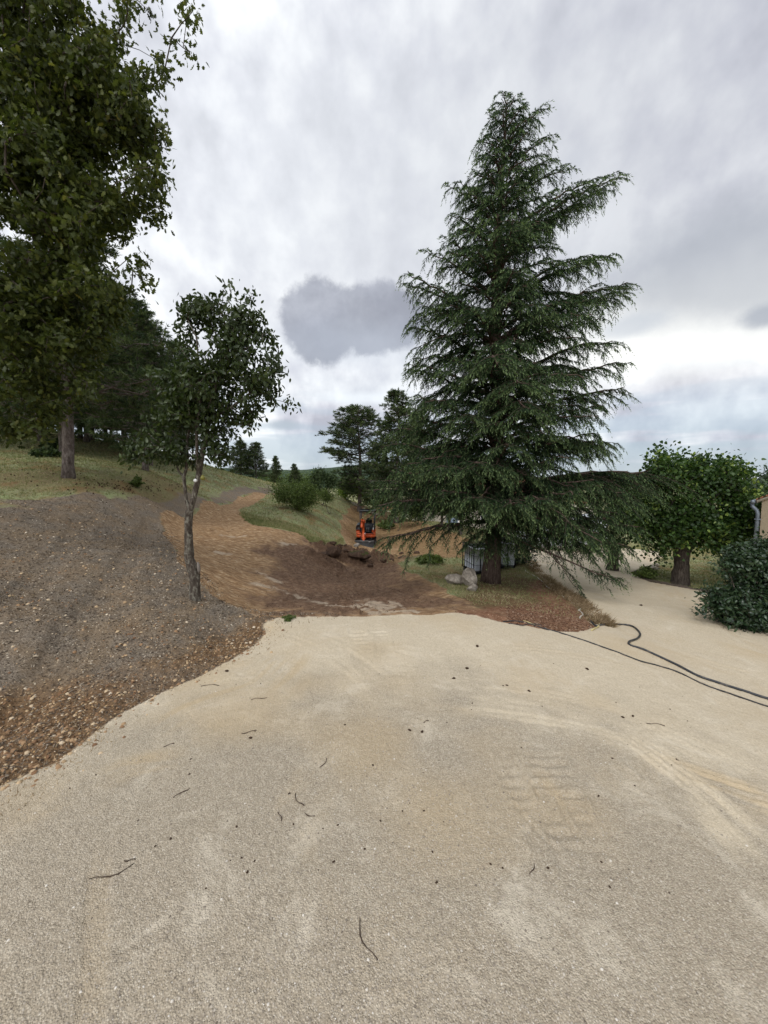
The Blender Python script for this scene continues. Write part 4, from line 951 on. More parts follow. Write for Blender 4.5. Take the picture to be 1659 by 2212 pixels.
pine_px('d', 521, 1031, 44, 953, .5, 'left one of the two wide dark pines on the skyline', GF, sxy=1.25)
pine_px('d', 553, 1035, 45, 957, 2.5, 'right one of the two wide dark pines on the skyline', GF, sxy=1.2)
pine_px('d', 597, 1040, 50, 986, 4.2, 'small pointed pine right of the two wide skyline pines', GF, sxy=.8)
pine_px('d', 637, 1045, 52, 1003, 5.0, 'smallest skyline pine, just above the round grey green bush', GF, sxy=.9)
pine_px('c', 777, 1079, 33.0, 877, 2.2, 'open crowned pine with a straight trunk behind the excavator', 'pines beyond the excavator', sxy=1.25)
pine_px('e', 858, 1086, 30.0, 842, .7, 'taller dense pine touching the left side of the cedar', 'pines beyond the excavator', sxy=1.0)
pine_px('e', 905, 1105, 33.0, 890, 1.9, 'pine mostly hidden behind the left branches of the cedar', 'pines beyond the excavator')
for i, (u, v, lb) in enumerate(((953, 1150, 'left of three dark trunks on the needle strewn crest left of the cedar trunk'), (970, 1154, 'leaning middle trunk of three on the needle strewn crest'), (996, 1163, 'right and thickest of three trunks on the needle strewn crest'))):
    pine_px('c', u, v, 24.0-i, 985, 1.1*i+.3, lb, 'trunks on the crest beside the cedar', ht=5.2)

# ---- mulberries with pollard heads, shrubs and bushes
def ragged(att, rng):
    c = att.mean(0); g = fbm(att[:, 0]*1.9+att[:, 1]*.7, att[:, 2]*1.9-att[:, 1]*.5, 3, 8); a = att[g > -.22]
    k = rng.random(len(a)) < .09; out = c+(a[k]-c)*(1.10+.22*rng.random((k.sum(), 1))); out[:, 2] += .05*rng.random(k.sum())
    return np.concatenate([a, out])
def crown_tree(name, label, cat, u, v, Y, E, nat, seed, leafm, tmpl, nleaf, spread, size, trunk_px, fork_v, bark=M_BARKM, group=None, shoots=(), rmax=.28, r0=.006, droop=.6, tipcol=False, dy=0.0, up=.6):
    rng = np.random.default_rng(seed); p = at(u, v, Y); g = Hs(p[0], Y); base = np.array([p[0], Y, g])
    hd = at(u+6, fork_v, Y)
    sk = [(base+(0, 0, -.1), -1), (base*.66+hd*.34, 0), (base*.33+hd*.67, 1), (hd, 2)]
    for k in range(6):
        a = k*1.05+rng.random()*.4; sk.append((hd+np.array([math.sin(a)*.55, math.cos(a)*.55, .5+.3*rng.random()]), 3))
    att = ragged(px_ellipses(E, nat, Y, rng, .45), rng)
    if shoots: att = np.concatenate([att, np.array([at(a, b, Y+rng.normal()*.3) for a, b in shoots])])
    root = broadleaf(name, label, cat, base, sk, att, bark, leafm, tmpl, nleaf, spread, size, droop, r0, rmax, .3, group, tipcol, 0.0, rng, .2, up=up)
    R = trunk_px/2*Y/FPX; t = np.linspace(0, 1, 16)[:, None]; P = (base+(0, 0, -.15))*(1-t)+(hd+(0, 0, .15))*t
    V, F = tube(P, R*(1.22-.45*np.sin(np.linspace(0, np.pi, 16))**.7+.12*np.linspace(0, 1, 16)), 20, .22, seed)
    MB().add(V, F).build('lower_trunk', bark, root, True, origin=base); return root
sh = [(u+k*1.2+rgq, 1025-k*7) for u, n_, rgq in ((1418, 8, 0), (1423, 5, 2), (1440, 5, 1), (1500, 5, 0), (1512, 4, 1), (1525, 4, 0), (1550, 4, 2), (1585, 4, 0), (1475, 5, 1), (1600, 3, 0), (1460, 3, 0)) for k in range(n_) for _ in (0, 1)]
crown_tree('mulberry_tree', 'pollarded mulberry with stout trunk and fresh green tips on the lawn by the drive', 'tree', 1469, 1260, 12.4,
           [(1460, 1085, 96, 70), (1565, 1095, 72, 76), (1440, 1130, 62, 58), (1510, 1140, 80, 44), (1500, 1030, 95, 32), (1590, 1130, 45, 60)], 760, 41, M_MULB, HEART, 26, .18, .095, 33, 1175, shoots=sh, tipcol=True, rmax=.2)
crown_tree('mulberry_tree', 'darker mulberry half hidden behind the right branches of the cedar', 'tree', 1322, 1245, 15.0,
           [(1340, 1090, 70, 60), (1390, 1110, 60, 62), (1330, 1140, 60, 45), (1390, 1150, 38, 36), (1420, 1190, 16, 12)], 380, 42, M_MULB, HEART, 20, .2, .10, 24, 1175, rmax=.16)
crown_tree('hedge_shrub', 'broad leafy shrub behind the mulberry, left of the house corner', 'shrub', 1625, 1215, 15.5,
           [(1630, 1110, 60, 55), (1640, 1165, 60, 45), (1580, 1170, 45, 40), (1700, 1120, 70, 60)], 380, 43, M_MULB, HEART, 22, .22, .11, 14, 1195, rmax=.1)
crown_tree('shade_tree', 'dark tree top showing above the hedge at the right edge', 'tree', 1690, 1200, 26.0, [(1690, 1080, 60, 62), (1670, 1060, 36, 34)], 260, 44, M_LAUREL, OVAL, 26, .35, .24, 20, 1150, rmax=.2)
def bush(name, label, u, v, Y, E, n, seed, leafm, tmpl, nleaf, spread, size, cat='bush', group=None, droop=.2, up=.6, r0=.004):
    rng = np.random.default_rng(seed); p = at(u, v, Y); g = Hs(p[0], Y); base = np.array([p[0], Y, g])
    c = at(E[0][0], E[0][1], Y); sk = [(base, -1)]
    for k in range(7):
        a = k*.9; sk.append((base+np.array([math.sin(a)*.12, math.cos(a)*.12, .12+.1*rng.random()]), 0))
    att = ragged(px_ellipses(E, n, Y, rng, .5), rng); att[:, 2] = np.maximum(att[:, 2], g+.06)
    return broadleaf(name, label, cat, base, sk, att, M_BARK, leafm, tmpl, nleaf, spread, size, droop, r0, .05, .25, group, False, 0.0, rng, .2, lname='foliage', up=up)
bush('laurel_bush', 'dense dark green glossy bush at the right edge beside the drive', 1600, 1350, 7.6, [(1640, 1280, 66, 62, .3, .7), (1592, 1308, 38, 40), (1665, 1290, 60, 75, .2, .7), (1615, 1335, 52, 20), (1635, 1210, 24, 30), (1562, 1245, 24, 20), (1590, 1212, 20, 20), (1548, 1296, 20, 24), (1610, 1222, 30, 26), (1655, 1190, 20, 30)], 820, 51, M_LAUREL, OVAL, 24, .09, .085, 'bush', droop=.1)
bush('dark_shrub', 'small dark leafy shrub right of the water tanks, by the edge of the drive', 1132, 1222, 14.6, [(1132, 1190, 26, 24), (1142, 1200, 20, 18)], 170, 52, M_LAUREL, OVAL, 22, .12, .10, 'bush')
bush('round_bush', 'big rounded grey green bush on the grass wedge between the two tracks', 640, 1096, 22.0, [(638, 1068, 40, 26), (650, 1070, 34, 26), (618, 1060, 24, 24), (665, 1078, 20, 16)], 520, 53, M_BUSH, OVAL, 26, .16, .085)
bush('juniper_bush', 'dark bush with a pointed top just right of the round bush', 696, 1076, 27.0, [(694, 1045, 22, 22), (690, 1026, 8, 14), (712, 1040, 10, 20), (712, 1064, 15, 12)], 330, 54, M_PINE, OVAL, 26, .16, .11)
bush('dull_bush', 'low grey green bush at the foot of the dark pointed bush', 712, 1078, 25.5, [(712, 1068, 17, 11), (706, 1072, 14, 7)], 160, 55, M_BUSH, OVAL, 24, .14, .08)
bush('bright_bush', 'yellow green bush left of the open crowned pine trunk', 762, 1072, 36.0, [(763, 1050, 20, 18), (745, 1060, 14, 12)], 200, 56, M_YELLOWG, OVAL, 24, .25, .16)
bush('background_bush', 'green bush right of the open crowned pine trunk', 792, 1082, 37.0, [(792, 1066, 13, 14), (805, 1076, 12, 8)], 130, 57, M_BUSH, OVAL, 22, .25, .16)
bush('background_bush', 'low hedge on the skyline behind the small pointed pines', 600, 1044, 54.0, [(575, 1035, 18, 7), (610, 1034, 30, 9), (645, 1036, 25, 12), (665, 1042, 18, 10)], 170, 58, M_BUSH, OVAL, 22, .4, .26)
bush('background_bush', 'bush behind the excavator under the cedar branches', 860, 1112, 27.0, [(862, 1098, 20, 13), (890, 1110, 18, 10)], 140, 59, M_BUSH, OVAL, 22, .18, .12)

# ------------------------------------------------------------------ far land
def build_hills():
    m, t, out = new_mat('far_forest'); pos = t.new('ShaderNodeNewGeometry').outputs['Position']
    n = t.noise(pos, .03, 6, .7); c = t.ramp(n, [(.35, (.022, .040, .026)), (.5, (.045, .072, .040)), (.68, (.085, .115, .055))])
    principled(t, out, c, .95, .1, n, 1.0, 12.0)
    V = []; us = np.linspace(-75, 75, 260); rows = 14
    for k in range(rows):
        f = k/(rows-1); R = 900+f*1100
        for a in np.radians(us):
            u = 829.5+FPX*math.tan(max(-1.2, min(1.2, a)))
            prof = np.interp(u, [-500, 500, 640, 700, 760, 830, 900, 1100, 1280, 1320, 1650, 2500], [60, 30, 28, 32, 38, 40, 30, 10, 4, 3, 5, 20])
            top = EYE+prof/FPX*1600+fbm(u*.012, f*2, 4, 2)*7
            z = -30+(top+30)*math.sin(f*math.pi*.5)**.8+fbm(a*60, R*.02, 4, 3)*3*(f < 1)
            V.append((R*math.sin(a), R*math.cos(a), z))
    n_ = len(us); i = np.arange(rows-1)[:, None]; j = np.arange(n_-1)[None]
    Q = np.stack([i*n_+j, i*n_+j+1, (i+1)*n_+j+1, (i+1)*n_+j], -1).reshape(-1, 4)
    tag(npmesh('hills', np.array(V), [Q], m, True), kind='structure')
build_hills()

# ------------------------------------------------------------------ small mesh kit
def boxes(mb, lst):
    """each: (cx, cy, cz, sx, sy, sz[, rotx][, bevel])"""
    for b in lst:
        cx, cy, cz, sx, sy, sz = b[:6]; rx = b[6] if len(b) > 6 else 0.0; bv = b[7] if len(b) > 7 else min(sx, sy, sz)*.14
        hx, hy, hz = sx/2, sy/2, sz/2; V = []
        for X in (-1, 1):
            for Y in (-1, 1):
                for Z in (-1, 1):
                    V += [(X*(hx-bv), Y*(hy-bv), Z*hz), (X*(hx-bv), Y*hy, Z*(hz-bv)), (X*hx, Y*(hy-bv), Z*(hz-bv))]
        V = np.array(V); c = lambda X, Y, Z: ((X > 0)*4+(Y > 0)*2+(Z > 0))*3
        Q = []; T = []
        for Z in (-1, 1): q = [c(-1, -1, Z), c(1, -1, Z), c(1, 1, Z), c(-1, 1, Z)]; Q.append(q if Z > 0 else q[::-1])
        for Y in (-1, 1): q = [c(-1, Y, -1)+1, c(1, Y, -1)+1, c(1, Y, 1)+1, c(-1, Y, 1)+1]; Q.append(q if Y < 0 else q[::-1])
        for X in (-1, 1): q = [c(X, -1, -1)+2, c(X, 1, -1)+2, c(X, 1, 1)+2, c(X, -1, 1)+2]; Q.append(q if X > 0 else q[::-1])
        for X in (-1, 1):
            for Y in (-1, 1): Q.append([c(X, Y, -1)+1, c(X, Y, -1)+2, c(X, Y, 1)+2, c(X, Y, 1)+1][::(-1 if X*Y > 0 else 1)])
            for Z in (-1, 1): Q.append([c(X, -1, Z), c(X, -1, Z)+2, c(X, 1, Z)+2, c(X, 1, Z)][::(1 if X*Z < 0 else -1)])
        for Y in (-1, 1):
            for Z in (-1, 1): Q.append([c(-1, Y, Z), c(-1, Y, Z)+1, c(1, Y, Z)+1, c(1, Y, Z)][::(-1 if Y*Z < 0 else 1)])
        for X in (-1, 1):
            for Y in (-1, 1):
                for Z in (-1, 1): k = c(X, Y, Z); T.append([k, k+1, k+2] if X*Y*Z > 0 else [k, k+2, k+1])
        if rx: R = np.array(Matrix.Rotation(rx, 3, 'X')); V = V@R.T
        mb.add(V+np.array([cx, cy, cz]), [np.array(Q), np.array(T)])
    return mb
def bx(name, mat, parent, *lst, **kw): return boxes(MB(), lst).build(name, mat, parent, kw.get('smooth', False), origin=kw.get('origin'))
def tb(name, mat, parent, paths, n=8, origin=None):
    mb = MB()
    for P, r in paths:
        R = r if hasattr(r, '__len__') else [r]*len(P); V, F = tube(P, R, n); mb.add(V, F)
    return mb.build(name, mat, parent, True, origin=origin)
M_ORANGE = flat_mat('orange_paint', (.62, .10, .022), .45, .4, var=.12, dirt=(.25, .12, .06))
M_BLACK = flat_mat('black_plastic', (.018, .019, .022), .45, .4)
M_DKGREY = flat_mat('dark_grey_paint', (.07, .08, .09), .4, .5, dirt=(.16, .13, .10))
M_RUBBER = flat_mat('rubber', (.03, .028, .026), .85, .2, dirt=(.14, .09, .055))
M_STEEL = flat_mat('worn_steel', (.34, .33, .32), .4, .5, .6, dirt=(.16, .10, .06))
M_CHROME = flat_mat('chrome_rod', (.6, .6, .6), .2, .5, 1.0)

def make_excavator():
    p = at(790.5, 1172, 24.6); g = Hs(p[0], p[1]); rz = math.radians(-2)
    r = empty('mini_excavator', (p[0], p[1], g-.02), rz, 'orange mini excavator with black canopy frame parked on the lower dirt track facing the camera', 'excavator')
    for s in (-1, 1):
        mb = MB(); hw = .13; x = s*.50; prof = []
        for a in np.linspace(-np.pi/2, np.pi/2, 9): prof.append((.62+.19*math.cos(a), .20+.19*math.sin(a)))
        for a in np.linspace(np.pi/2, 3*np.pi/2, 9): prof.append((-.62+.19*math.cos(a), .20+.19*math.sin(a)))
        pr = np.array(prof); n = len(pr)
        V = np.array([(x-hw, a, b) for a, b in pr]+[(x+hw, a, b) for a, b in pr]+[(x-hw*.98, 0, .2), (x+hw*.98, 0, .2)]); i = np.arange(n)
        mb.add(V, [np.stack([i, (i+1) % n, (i+1) % n+n, i+n], 1), np.concatenate([np.stack([(i+1) % n, i, np.full(n, 2*n)], 1), np.stack([i+n, (i+1) % n+n, np.full(n, 2*n+1)], 1)])])
        per = [(x, a*1.03, .20+(b-.20)*1.08) for a, b in pr]
        boxes(mb, [(x, a, b, hw*2.06, .05, .05) for _, a, b in per[::2]]+[(x, y, z, hw*2.06, .05, .03) for y in np.arange(-.6, .61, .12) for z in (.005, .395)])
        trk = mb.build('track', M_RUBBER, r)
        for y in (-.62, .62, -.3, 0, .3): tb('track_roller', M_DKGREY, trk, [([(x+s*(hw+.01), y, .2 if abs(y) > .5 else .12), (x+s*(hw-.03), y, .2 if abs(y) > .5 else .12)], .13 if abs(y) > .5 else .06)], 14)
    bx('undercarriage', M_DKGREY, r, (0, 0, .33, .76, .9, .22), (0, 0, .48, .5, .5, .1))
    # dozer blade
    mb = MB(); a = np.linspace(-.5, .5, 7); sec = [(-1.18-.07*math.cos(t*2.2)*-1-.05, .22+.19*math.sin(t*np.pi)) for t in a]
    V = []; 
    for X in (-.59, .59):
        for (y, z) in sec: V.append((X, y, z))
        for (y, z) in sec: V.append((X, y+.035, z))
    V = np.array(V); k = 14; Q = []
    for i in range(6): Q.append([i, i+1, k+i+1, k+i]); Q.append([k+7+i, k+8+i, 8+i, 7+i]); Q.append([i, 7+i, 8+i, i+1]); Q.append([k+i+1, k+8+i, k+7+i, k+i])
    Q.append([0, k, k+7, 7]); Q.append([6, 13, k+13, k+6])
    mb.add(V, [np.array(Q)]); bl = mb.build('dozer_blade', M_DKGREY, r)
    bx('blade_lip', M_STEEL, bl, (0, -1.16, .425, 1.19, .05, .035), (0, -1.20, .02, 1.18, .03, .06), (.33, -1.24, .40, .13, .015, .07))
    [bx('blade_arm', M_DKGREY, bl, (k, -.85, .27, .10, .66, .09)) for k in (-.28, .28)]
    # upper body
    mb = MB()
    def slab(z0, z1, rx_, ry, cy, bulge=1.0):
        n = 28; P = []
        for i in range(n):
            t = i/n*2*np.pi; c_, s_ = math.cos(t), math.sin(t); P.append((rx_*np.sign(c_)*abs(c_)**.45, cy+ry*np.sign(s_)*abs(s_)**.5))
        zs = [z0, z0+.03, (z0+z1)/2, z1-.03, z1]; sc = [.95, 1, 1*bulge, 1, .95]
        V = np.array([(x*s, cy+(y-cy)*s, z) for z, s in zip(zs, sc) for x, y in P]+[(0, cy, z0), (0, cy, z1)]); i = np.arange(n); Q = np.concatenate([np.stack([k*n+i, k*n+(i+1) % n, (k+1)*n+(i+1) % n, (k+1)*n+i], 1) for k in range(4)])
        T = np.concatenate([np.stack([(i+1) % n, i, np.full(n, 5*n)], 1), np.stack([4*n+i, 4*n+(i+1) % n, np.full(n, 5*n+1)], 1)]); mb.add(V, [Q, T])
    slab(.52, .68, .62, .68, .18); slab(.69, .78, .615, .67, .18)
    body = mb.build('body', M_ORANGE, r, True)
    bx('side_panel', M_ORANGE, body, (-.47, .2, .89, .28, .9, .22, 0, .03)); bx('side_panel', M_ORANGE, body, (.50, .2, .88, .22, .9, .20, 0, .03))
    mb = MB(); n = 14
    V = []; 
    for y, s in ((-.25, .75), (-.1, .97), (.25, 1.0), (.65, .9), (.8, .55)):
        for i in range(n+1): t = math.pi*i/n; V.append((-.47+.16*math.cos(t)*(-1), y, 1.0+.40*s*math.sin(t)**.75))
    V = np.array(V); i = np.arange(n)[None]; k = np.arange(4)[:, None]; Q = np.stack([k*(n+1)+i, k*(n+1)+i+1, (k+1)*(n+1)+i+1, (k+1)*(n+1)+i], -1).reshape(-1, 4); mb.add(V, [Q, np.array([[0, j, j+1] for j in range(1, n)]+[[4*(n+1), 4*(n+1)+j+1, 4*(n+1)+j] for j in range(1, n)])])
    mb.build('engine_cover', M_DKGREY, r, True)
    bx('rear_hood', M_DKGREY, r, (.1, .62, 1.05, .95, .40, .55, 0, .06))
    bx('floor', M_BLACK, r, (.15, -.15, .80, .70, .62, .05)); bx('step_mat', M_BLACK, r, (.15, -.40, .70, .46, .1, .16))
    bx('seat', M_BLACK, r, (.17, .18, 1.02, .44, .46, .16, 0, .05), (.17, .38, 1.32, .42, .13, .56, -.12, .05), (.17, .42, 1.62, .24, .09, .14, -.12, .04), (.17, .14, .90, .34, .34, .14))
    for x in (-.10, .44): bx('armrest', M_BLACK, r, (x, .12, 1.17, .07, .34, .05)); 
    for x in (-.10, .44): tb('control_lever', M_BLACK, r, [([(x, -.05, 1.15), (x, -.08, 1.3), (x+.01, -.09, 1.40)], [.012, .012, .028])])
    tb('travel_lever', M_STEEL, r, [([(x, -.33, .82), (x, -.34, 1.0), (x+.01, -.28, 1.16)], .011) for x in (.08, .20)])
    bx('white_side_plate', flat_mat('white_paint', (.7, .7, .68), .4, .4), r, (.485, -.02, 1.12, .03, .34, .30, 0, .01))
    # canopy
    fr = []
    for x in (-.33, .55):
        for y in (-.36, .58): fr.append(([(x*1.0, y+.02, .86), (x, y, 1.4), (x+(.02 if x > 0 else -.01), y, 2.16)], .033))
    fr += [([(-.33, -.36, 2.17), (.56, -.36, 2.17)], .028), ([(-.33, .58, 2.17), (.56, .58, 2.17)], .028)]
    for q_ in fr: tb('canopy_post' if len(q_[0]) == 3 else 'canopy_rail', M_BLACK, r, [q_], 8)
    bx('canopy_roof', M_DKGREY, r, (.11, .10, 2.225, .98, 1.12, .075, 0, .03))
    # swing post, boom, dipper, cylinders
    bx('swing_post', M_ORANGE, r, (-.10, -.62, .60, .24, .24, .34, 0, .03)); 
    boom = bx('boom', M_ORANGE, r, (-.13, -.80, .96, .17, .17, .80, .28, .03), (-.15, -.86, 1.42, .19, .18, .50, -.35, .03), (-.05, -.74, 1.62, .16, .22, .10, 0, .02))
    bx('boom_bracket', M_ORANGE, boom, (-.16, -.84, 1.70, .14, .26, .09, .3, .02), (-.03, -.9, 1.55, .15, .12, .06), (-.03, -.9, 1.66, .15, .12, .05))
    dp = bx('dipper_arm', M_ORANGE, r, (-.06, -1.02, .98, .11, .13, 1.30, -.05, .02), (-.06, -1.06, .32, .10, .14, .24, 0, .02))
    for q_ in (([(.03, -.96, 1.52), (.03, -1.0, .95)], .038), ([(-.21, -.70, .62), (-.21, -.86, 1.10)], .038)): tb('hydraulic_cylinder', M_BLACK, boom, [q_])
    for q_ in (([(.03, -1.0, .95), (.01, -1.04, .62)], .018), ([(-.21, -.86, 1.10), (-.17, -.90, 1.36)], .018)): tb('piston_rod', M_CHROME, boom, [q_])
    tb('hose', M_BLACK, boom, [([(-.2, -.72, .7), (-.30, -.85, .62), (-.24, -.95, .55), (-.2, -.9, .9), (-.2, -.95, 1.35)], .014)])
    mb = MB(); sec = [(-1.12, .34), (-.94, .36), (-.80, .26), (-.78, .12), (-.90, .03), (-1.10, .02)]
    V = np.array([(x, y, z) for x in (-.24, .14) for y, z in sec]); Q = [[i, i+1, 7+i, 6+i] for i in range(5)]; mb.add(V, [np.array(Q)]); mb.add(V[:6], [np.array([[0, 1, 2], [0, 2, 3], [0, 3, 4], [0, 4, 5]])]); mb.add(V[6:], [np.array([[0, 2, 1], [0, 3, 2], [0, 4, 3], [0, 5, 4]])])
    mb.build('bucket', M_DKGREY, r)
make_excavator()

# ------------------------------------------------------------------ water tanks in their cages
M_TANK = flat_mat('cloudy_plastic', (.66, .69, .72), .5, .3, var=.08, scale=3)
def make_tank(u, v, Y, rz, label):
    p = at(u, v, Y); g = Hs(p[0], Y); r = empty('water_tank', (p[0], Y, g), rz, label, 'water tank', 'caged water tanks under the cedar')
    W, Dp, Hh = 1.0, 1.15, 1.0
    bx('pallet', M_BLACK, r, *[(x, 0, .07, .12, Dp, .10) for x in (-.42, 0, .42)], (0, 0, .13, W, Dp, .04), *[(0, y, .03, W, .1, .04) for y in (-.5, 0, .5)])
    bx('tank_body', M_TANK, r, (0, 0, .15+Hh/2, W-.06, Dp-.06, Hh, 0, .06), smooth=False)
    cg = []
    for i in range(5):
        x = -W/2+W*i/4
        for y in (-Dp/2, Dp/2): cg.append(([(x, y, .15), (x, y, 1.17)], .021))
    for i in range(1, 5):
        y = -Dp/2+Dp*i/5
        for x in (-W/2, W/2): cg.append(([(x, y, .15), (x, y, 1.17)], .012))
    for z in (.45, .80):
        for y in (-Dp/2+.012, Dp/2-.012): cg.append(([(-W/2, y, z), (W/2, y, z)], .007))
        for x in (-W/2+.012, W/2-.012): cg.append(([(x, -Dp/2, z), (x, Dp/2, z)], .010))
    tb('cage', M_BLACK, r, cg, 6)
    bx('top_rim', M_BLACK, r, (0, -Dp/2, 1.18, W+.06, .05, .045), (0, Dp/2, 1.18, W+.06, .05, .045), (-W/2-.004, 0, 1.18, .05, Dp-.06, .044), (W/2+.004, 0, 1.18, .05, Dp-.06, .044))
    tb('filler_cap', M_BLACK, r, [([(0, 0, 1.14), (0, 0, 1.20)], .11)], 16); r.scale = (1, 1, .9); tb('outlet_valve', M_BLACK, r, [([(0, -Dp/2+.03, .22), (0, -Dp/2-.05, .22)], .04)], 10)
make_tank(1038, 1240, 14.3, math.radians(8), 'caged grey white water tank with a black top rim, left of the cedar trunk')
make_tank(1085, 1236, 14.6, math.radians(-24), 'caged water tank half hidden by the cedar trunk, on its right side')

# ------------------------------------------------------------------ rocks
def rock_mat(name, a, b, c):
    m, t, out = new_mat(name); o = t.new('ShaderNodeTexCoord').outputs['Object']
    n = t.noise(o, 5, 6, .65, .4); n2 = t.noise(o, 30, 4, .7)
    cc = t.ramp(n, [(.3, a), (.5, b), (.72, c)]); cc = t.mix(t.step(n2, .35, .6, .5, 0), cc, a); principled(t, out, cc, .9, .2, t.m('ADD', n, t.m('MULTIPLY', n2, .3)), .8, .04); return m
M_ROCK = rock_mat('grey_limestone', (.13, .11, .085), (.34, .30, .25), (.55, .50, .42))
def rock(name, c, s, seed, mat, sub=4, amp=.35, rz=0.0, label=None, cat=None, group=None, freq=1.6):
    import bmesh
    bm = bmesh.new(); bmesh.ops.create_icosphere(bm, subdivisions=sub, radius=1.0); V = np.array([v.co for v in bm.verts]); F = np.array([[v.index for v in f.verts] for f in bm.faces]); bm.free()
    rng = np.random.default_rng(seed); pl = rng.normal(size=(12, 3)); pl /= np.linalg.norm(pl, axis=1, keepdims=True); dd = .58+.34*rng.random(12)
    for q, k in zip(pl, dd): e = V@q-k; V = V-np.maximum(e, 0)[:, None]*q*.93
    V = V*(1+amp*.45*fbm(V[:, 0]*freq+seed+V[:, 2], V[:, 1]*freq-V[:, 2]*freq, 4, seed % 9))[:, None]
    V = V*np.array(s); ca, sa = math.cos(rz), math.sin(rz); V[:, :2] = V[:, :2]@np.array([[ca, sa], [-sa, ca]])
    o = npmesh(name, V, [F], mat, False); o.location = c; return tag(o, label, cat, group)
def ground_pt(u, v): p = hit(u, v); return np.array([p[0], p[1], Hs(p[0], p[1])])
GB = 'boulders by the cedar trunk'
p = ground_pt(983, 1264); rock('boulder', p+(0, .12, .11), (.30, .22, .17), 3, M_ROCK, 4, .3, .3, 'flat grey boulder, leftmost of the boulders by the cedar trunk', 'boulder', GB)
p = ground_pt(1018, 1268); rock('boulder', p+(0, .16, .24), (.23, .20, .29), 8, M_ROCK, 4, .35, -.4, 'tallest, upright pale boulder in front of the water tank', 'boulder', GB)
p = ground_pt(1020, 1277); rock('boulder', p+(0, .02, .08), (.19, .13, .10), 12, M_ROCK, 4, .3, 1.0, 'small low boulder lying in front of the upright one', 'boulder', GB)
p = ground_pt(771, 1196); rock('rock', p+(0, 0, .22), (.17, .13, .11), 17, M_ROCK, 3, .3, .5, 'pale stone lying on the heap of dug earth', 'stone')
M_EARTH = rock_mat('dark_earth', (.030, .019, .013), (.08, .048, .03), (.16, .10, .065))
M_SODTOP = flat_mat('sod_grass', (.15, .18, .06), .9, .1, var=.3, scale=30)
p = ground_pt(722, 1206); rock('earth_clod', p+(0, .05, .17), (.36, .27, .25), 21, M_EARTH, 4, .5, .2, 'black round lump of earth at the left end of the dug heap', 'clod', freq=3)
p = ground_pt(774, 1217); o = rock('turf_sod', p+(0, .1, .10), (.52, .35, .20), 22, M_EARTH, 4, .5, .1, 'overturned sod with grass on top in front of the dug heap', 'sod', freq=3)
rng = np.random.default_rng(5); a = rng.random(900)*2*np.pi; q = np.sqrt(rng.random(900)); P = np.stack([p[0]+np.cos(a)*q*.42, p[1]+.1+np.sin(a)*q*.26, np.full(900, p[2]+.24)-q*q*.09], 1)
V, F = leaves(np.array([[0, -.06, 0], [0, .06, 0], [1, 0, 0.]]), np.array([[0, 1, 2]]), P, .08, -1.6, None, 1, rng); c = MB().add(V, F, v=np.repeat(rng.random(900), 3)).build('grass_tuft', M_BUSH, o, origin=o.location)
CLODL = ['dark clod of earth between the heap and the green weed clump', 'small clod right of the overturned sod', 'dark clod on the right side of the dug heap', 'clod at the right foot of the heap under the cedar twigs', 'clod left of the heap at the foot of the grass wedge', 'small dark clod on the grass nearest the green weed clump', 'small low clod well right of the overturned sod',
 'clod on the left part of the heap above the black round lump', 'small clod just right of the overturned sod', 'clod on top of the left half of the dug heap', 'clod on top of the heap below the dozer blade']
for i, (u, v, s) in enumerate(((870, 1206, .2), (845, 1212, .13), (812, 1200, .22), (838, 1196, .16), (700, 1200, .2), (905, 1212, .12), (828, 1218, .14), (755, 1203, .14), (800, 1222, .12), (742, 1188, .2), (780, 1188, .2))):
    p = ground_pt(u, v); rock('earth_clod', p+(0, 0, s*.35), (s*1.2, s, s*.7), 60+i, M_EARTH, 3, .6, i, CLODL[i], 'clod', 'clods round the dug heap', freq=3)

rgl = np.random.default_rng(33)
for i in range(46):
    u = rgl.normal(785, 48); v = rgl.normal(1199, 8); s = rgl.uniform(.05, .15); p = ground_pt(min(max(u, 695), 900), min(max(v, 1184), 1220))
    rock('earth_lump', p+(0, 0, s*.22), (s*1.2, s, s*.65), 200+i, M_EARTH, 3, .7, i*1.1, 'rough lump of turned brown earth, one of many that make up the dug heap', 'clod', 'lumps making up the dug heap', freq=3)
# ------------------------------------------------------------------ pipes, cable and rope along the drive
def ground_line(pts, lift, step=.05, wob=.0, seed=0):
    P = np.array([hit(u, v)[:2] for u, v in pts]); 
    # Catmull-Rom through the points
    Q = []; E = np.vstack([2*P[0]-P[1], P, 2*P[-1]-P[-2]])
    for i in range(1, len(E)-2):
        n = max(3, int(np.linalg.norm(E[i+1]-E[i])/step))
        for k in range(n):
            t = k/n; Q.append(.5*((2*E[i])+(-E[i-1]+E[i+1])*t+(2*E[i-1]-5*E[i]+4*E[i+1]-E[i+2])*t*t+(-E[i-1]+3*E[i]-3*E[i+1]+E[i+2])*t**3))
    Q.append(P[-1]); Q = np.array(Q)
    if wob: Q = Q+np.stack([fbm(np.arange(len(Q))*.12+seed, Q[:, 0]*0, 3), fbm(np.arange(len(Q))*.12+seed+9, Q[:, 0]*0, 3)], 1)*wob
    z = H(Q[:, 0], Q[:, 1])+lift
    for _ in range(4): z[1:-1] = np.maximum((z[:-2]+2*z[1:-1]+z[2:])/4, z[1:-1]-.002)
    return np.column_stack([Q, z])
M_PIPE = flat_mat('black_pipe', (.022, .026, .032), .38, .5, dirt=(.20, .17, .13)); M_CABLE = flat_mat('black_cable', (.016, .018, .02), .45, .45, dirt=(.2, .17, .13)); M_WHITE = flat_mat('white_hose', (.62, .59, .50), .6, .3, dirt=(.35, .27, .18)); M_YEL = flat_mat('yellow_hose', (.55, .47, .22), .55, .3)
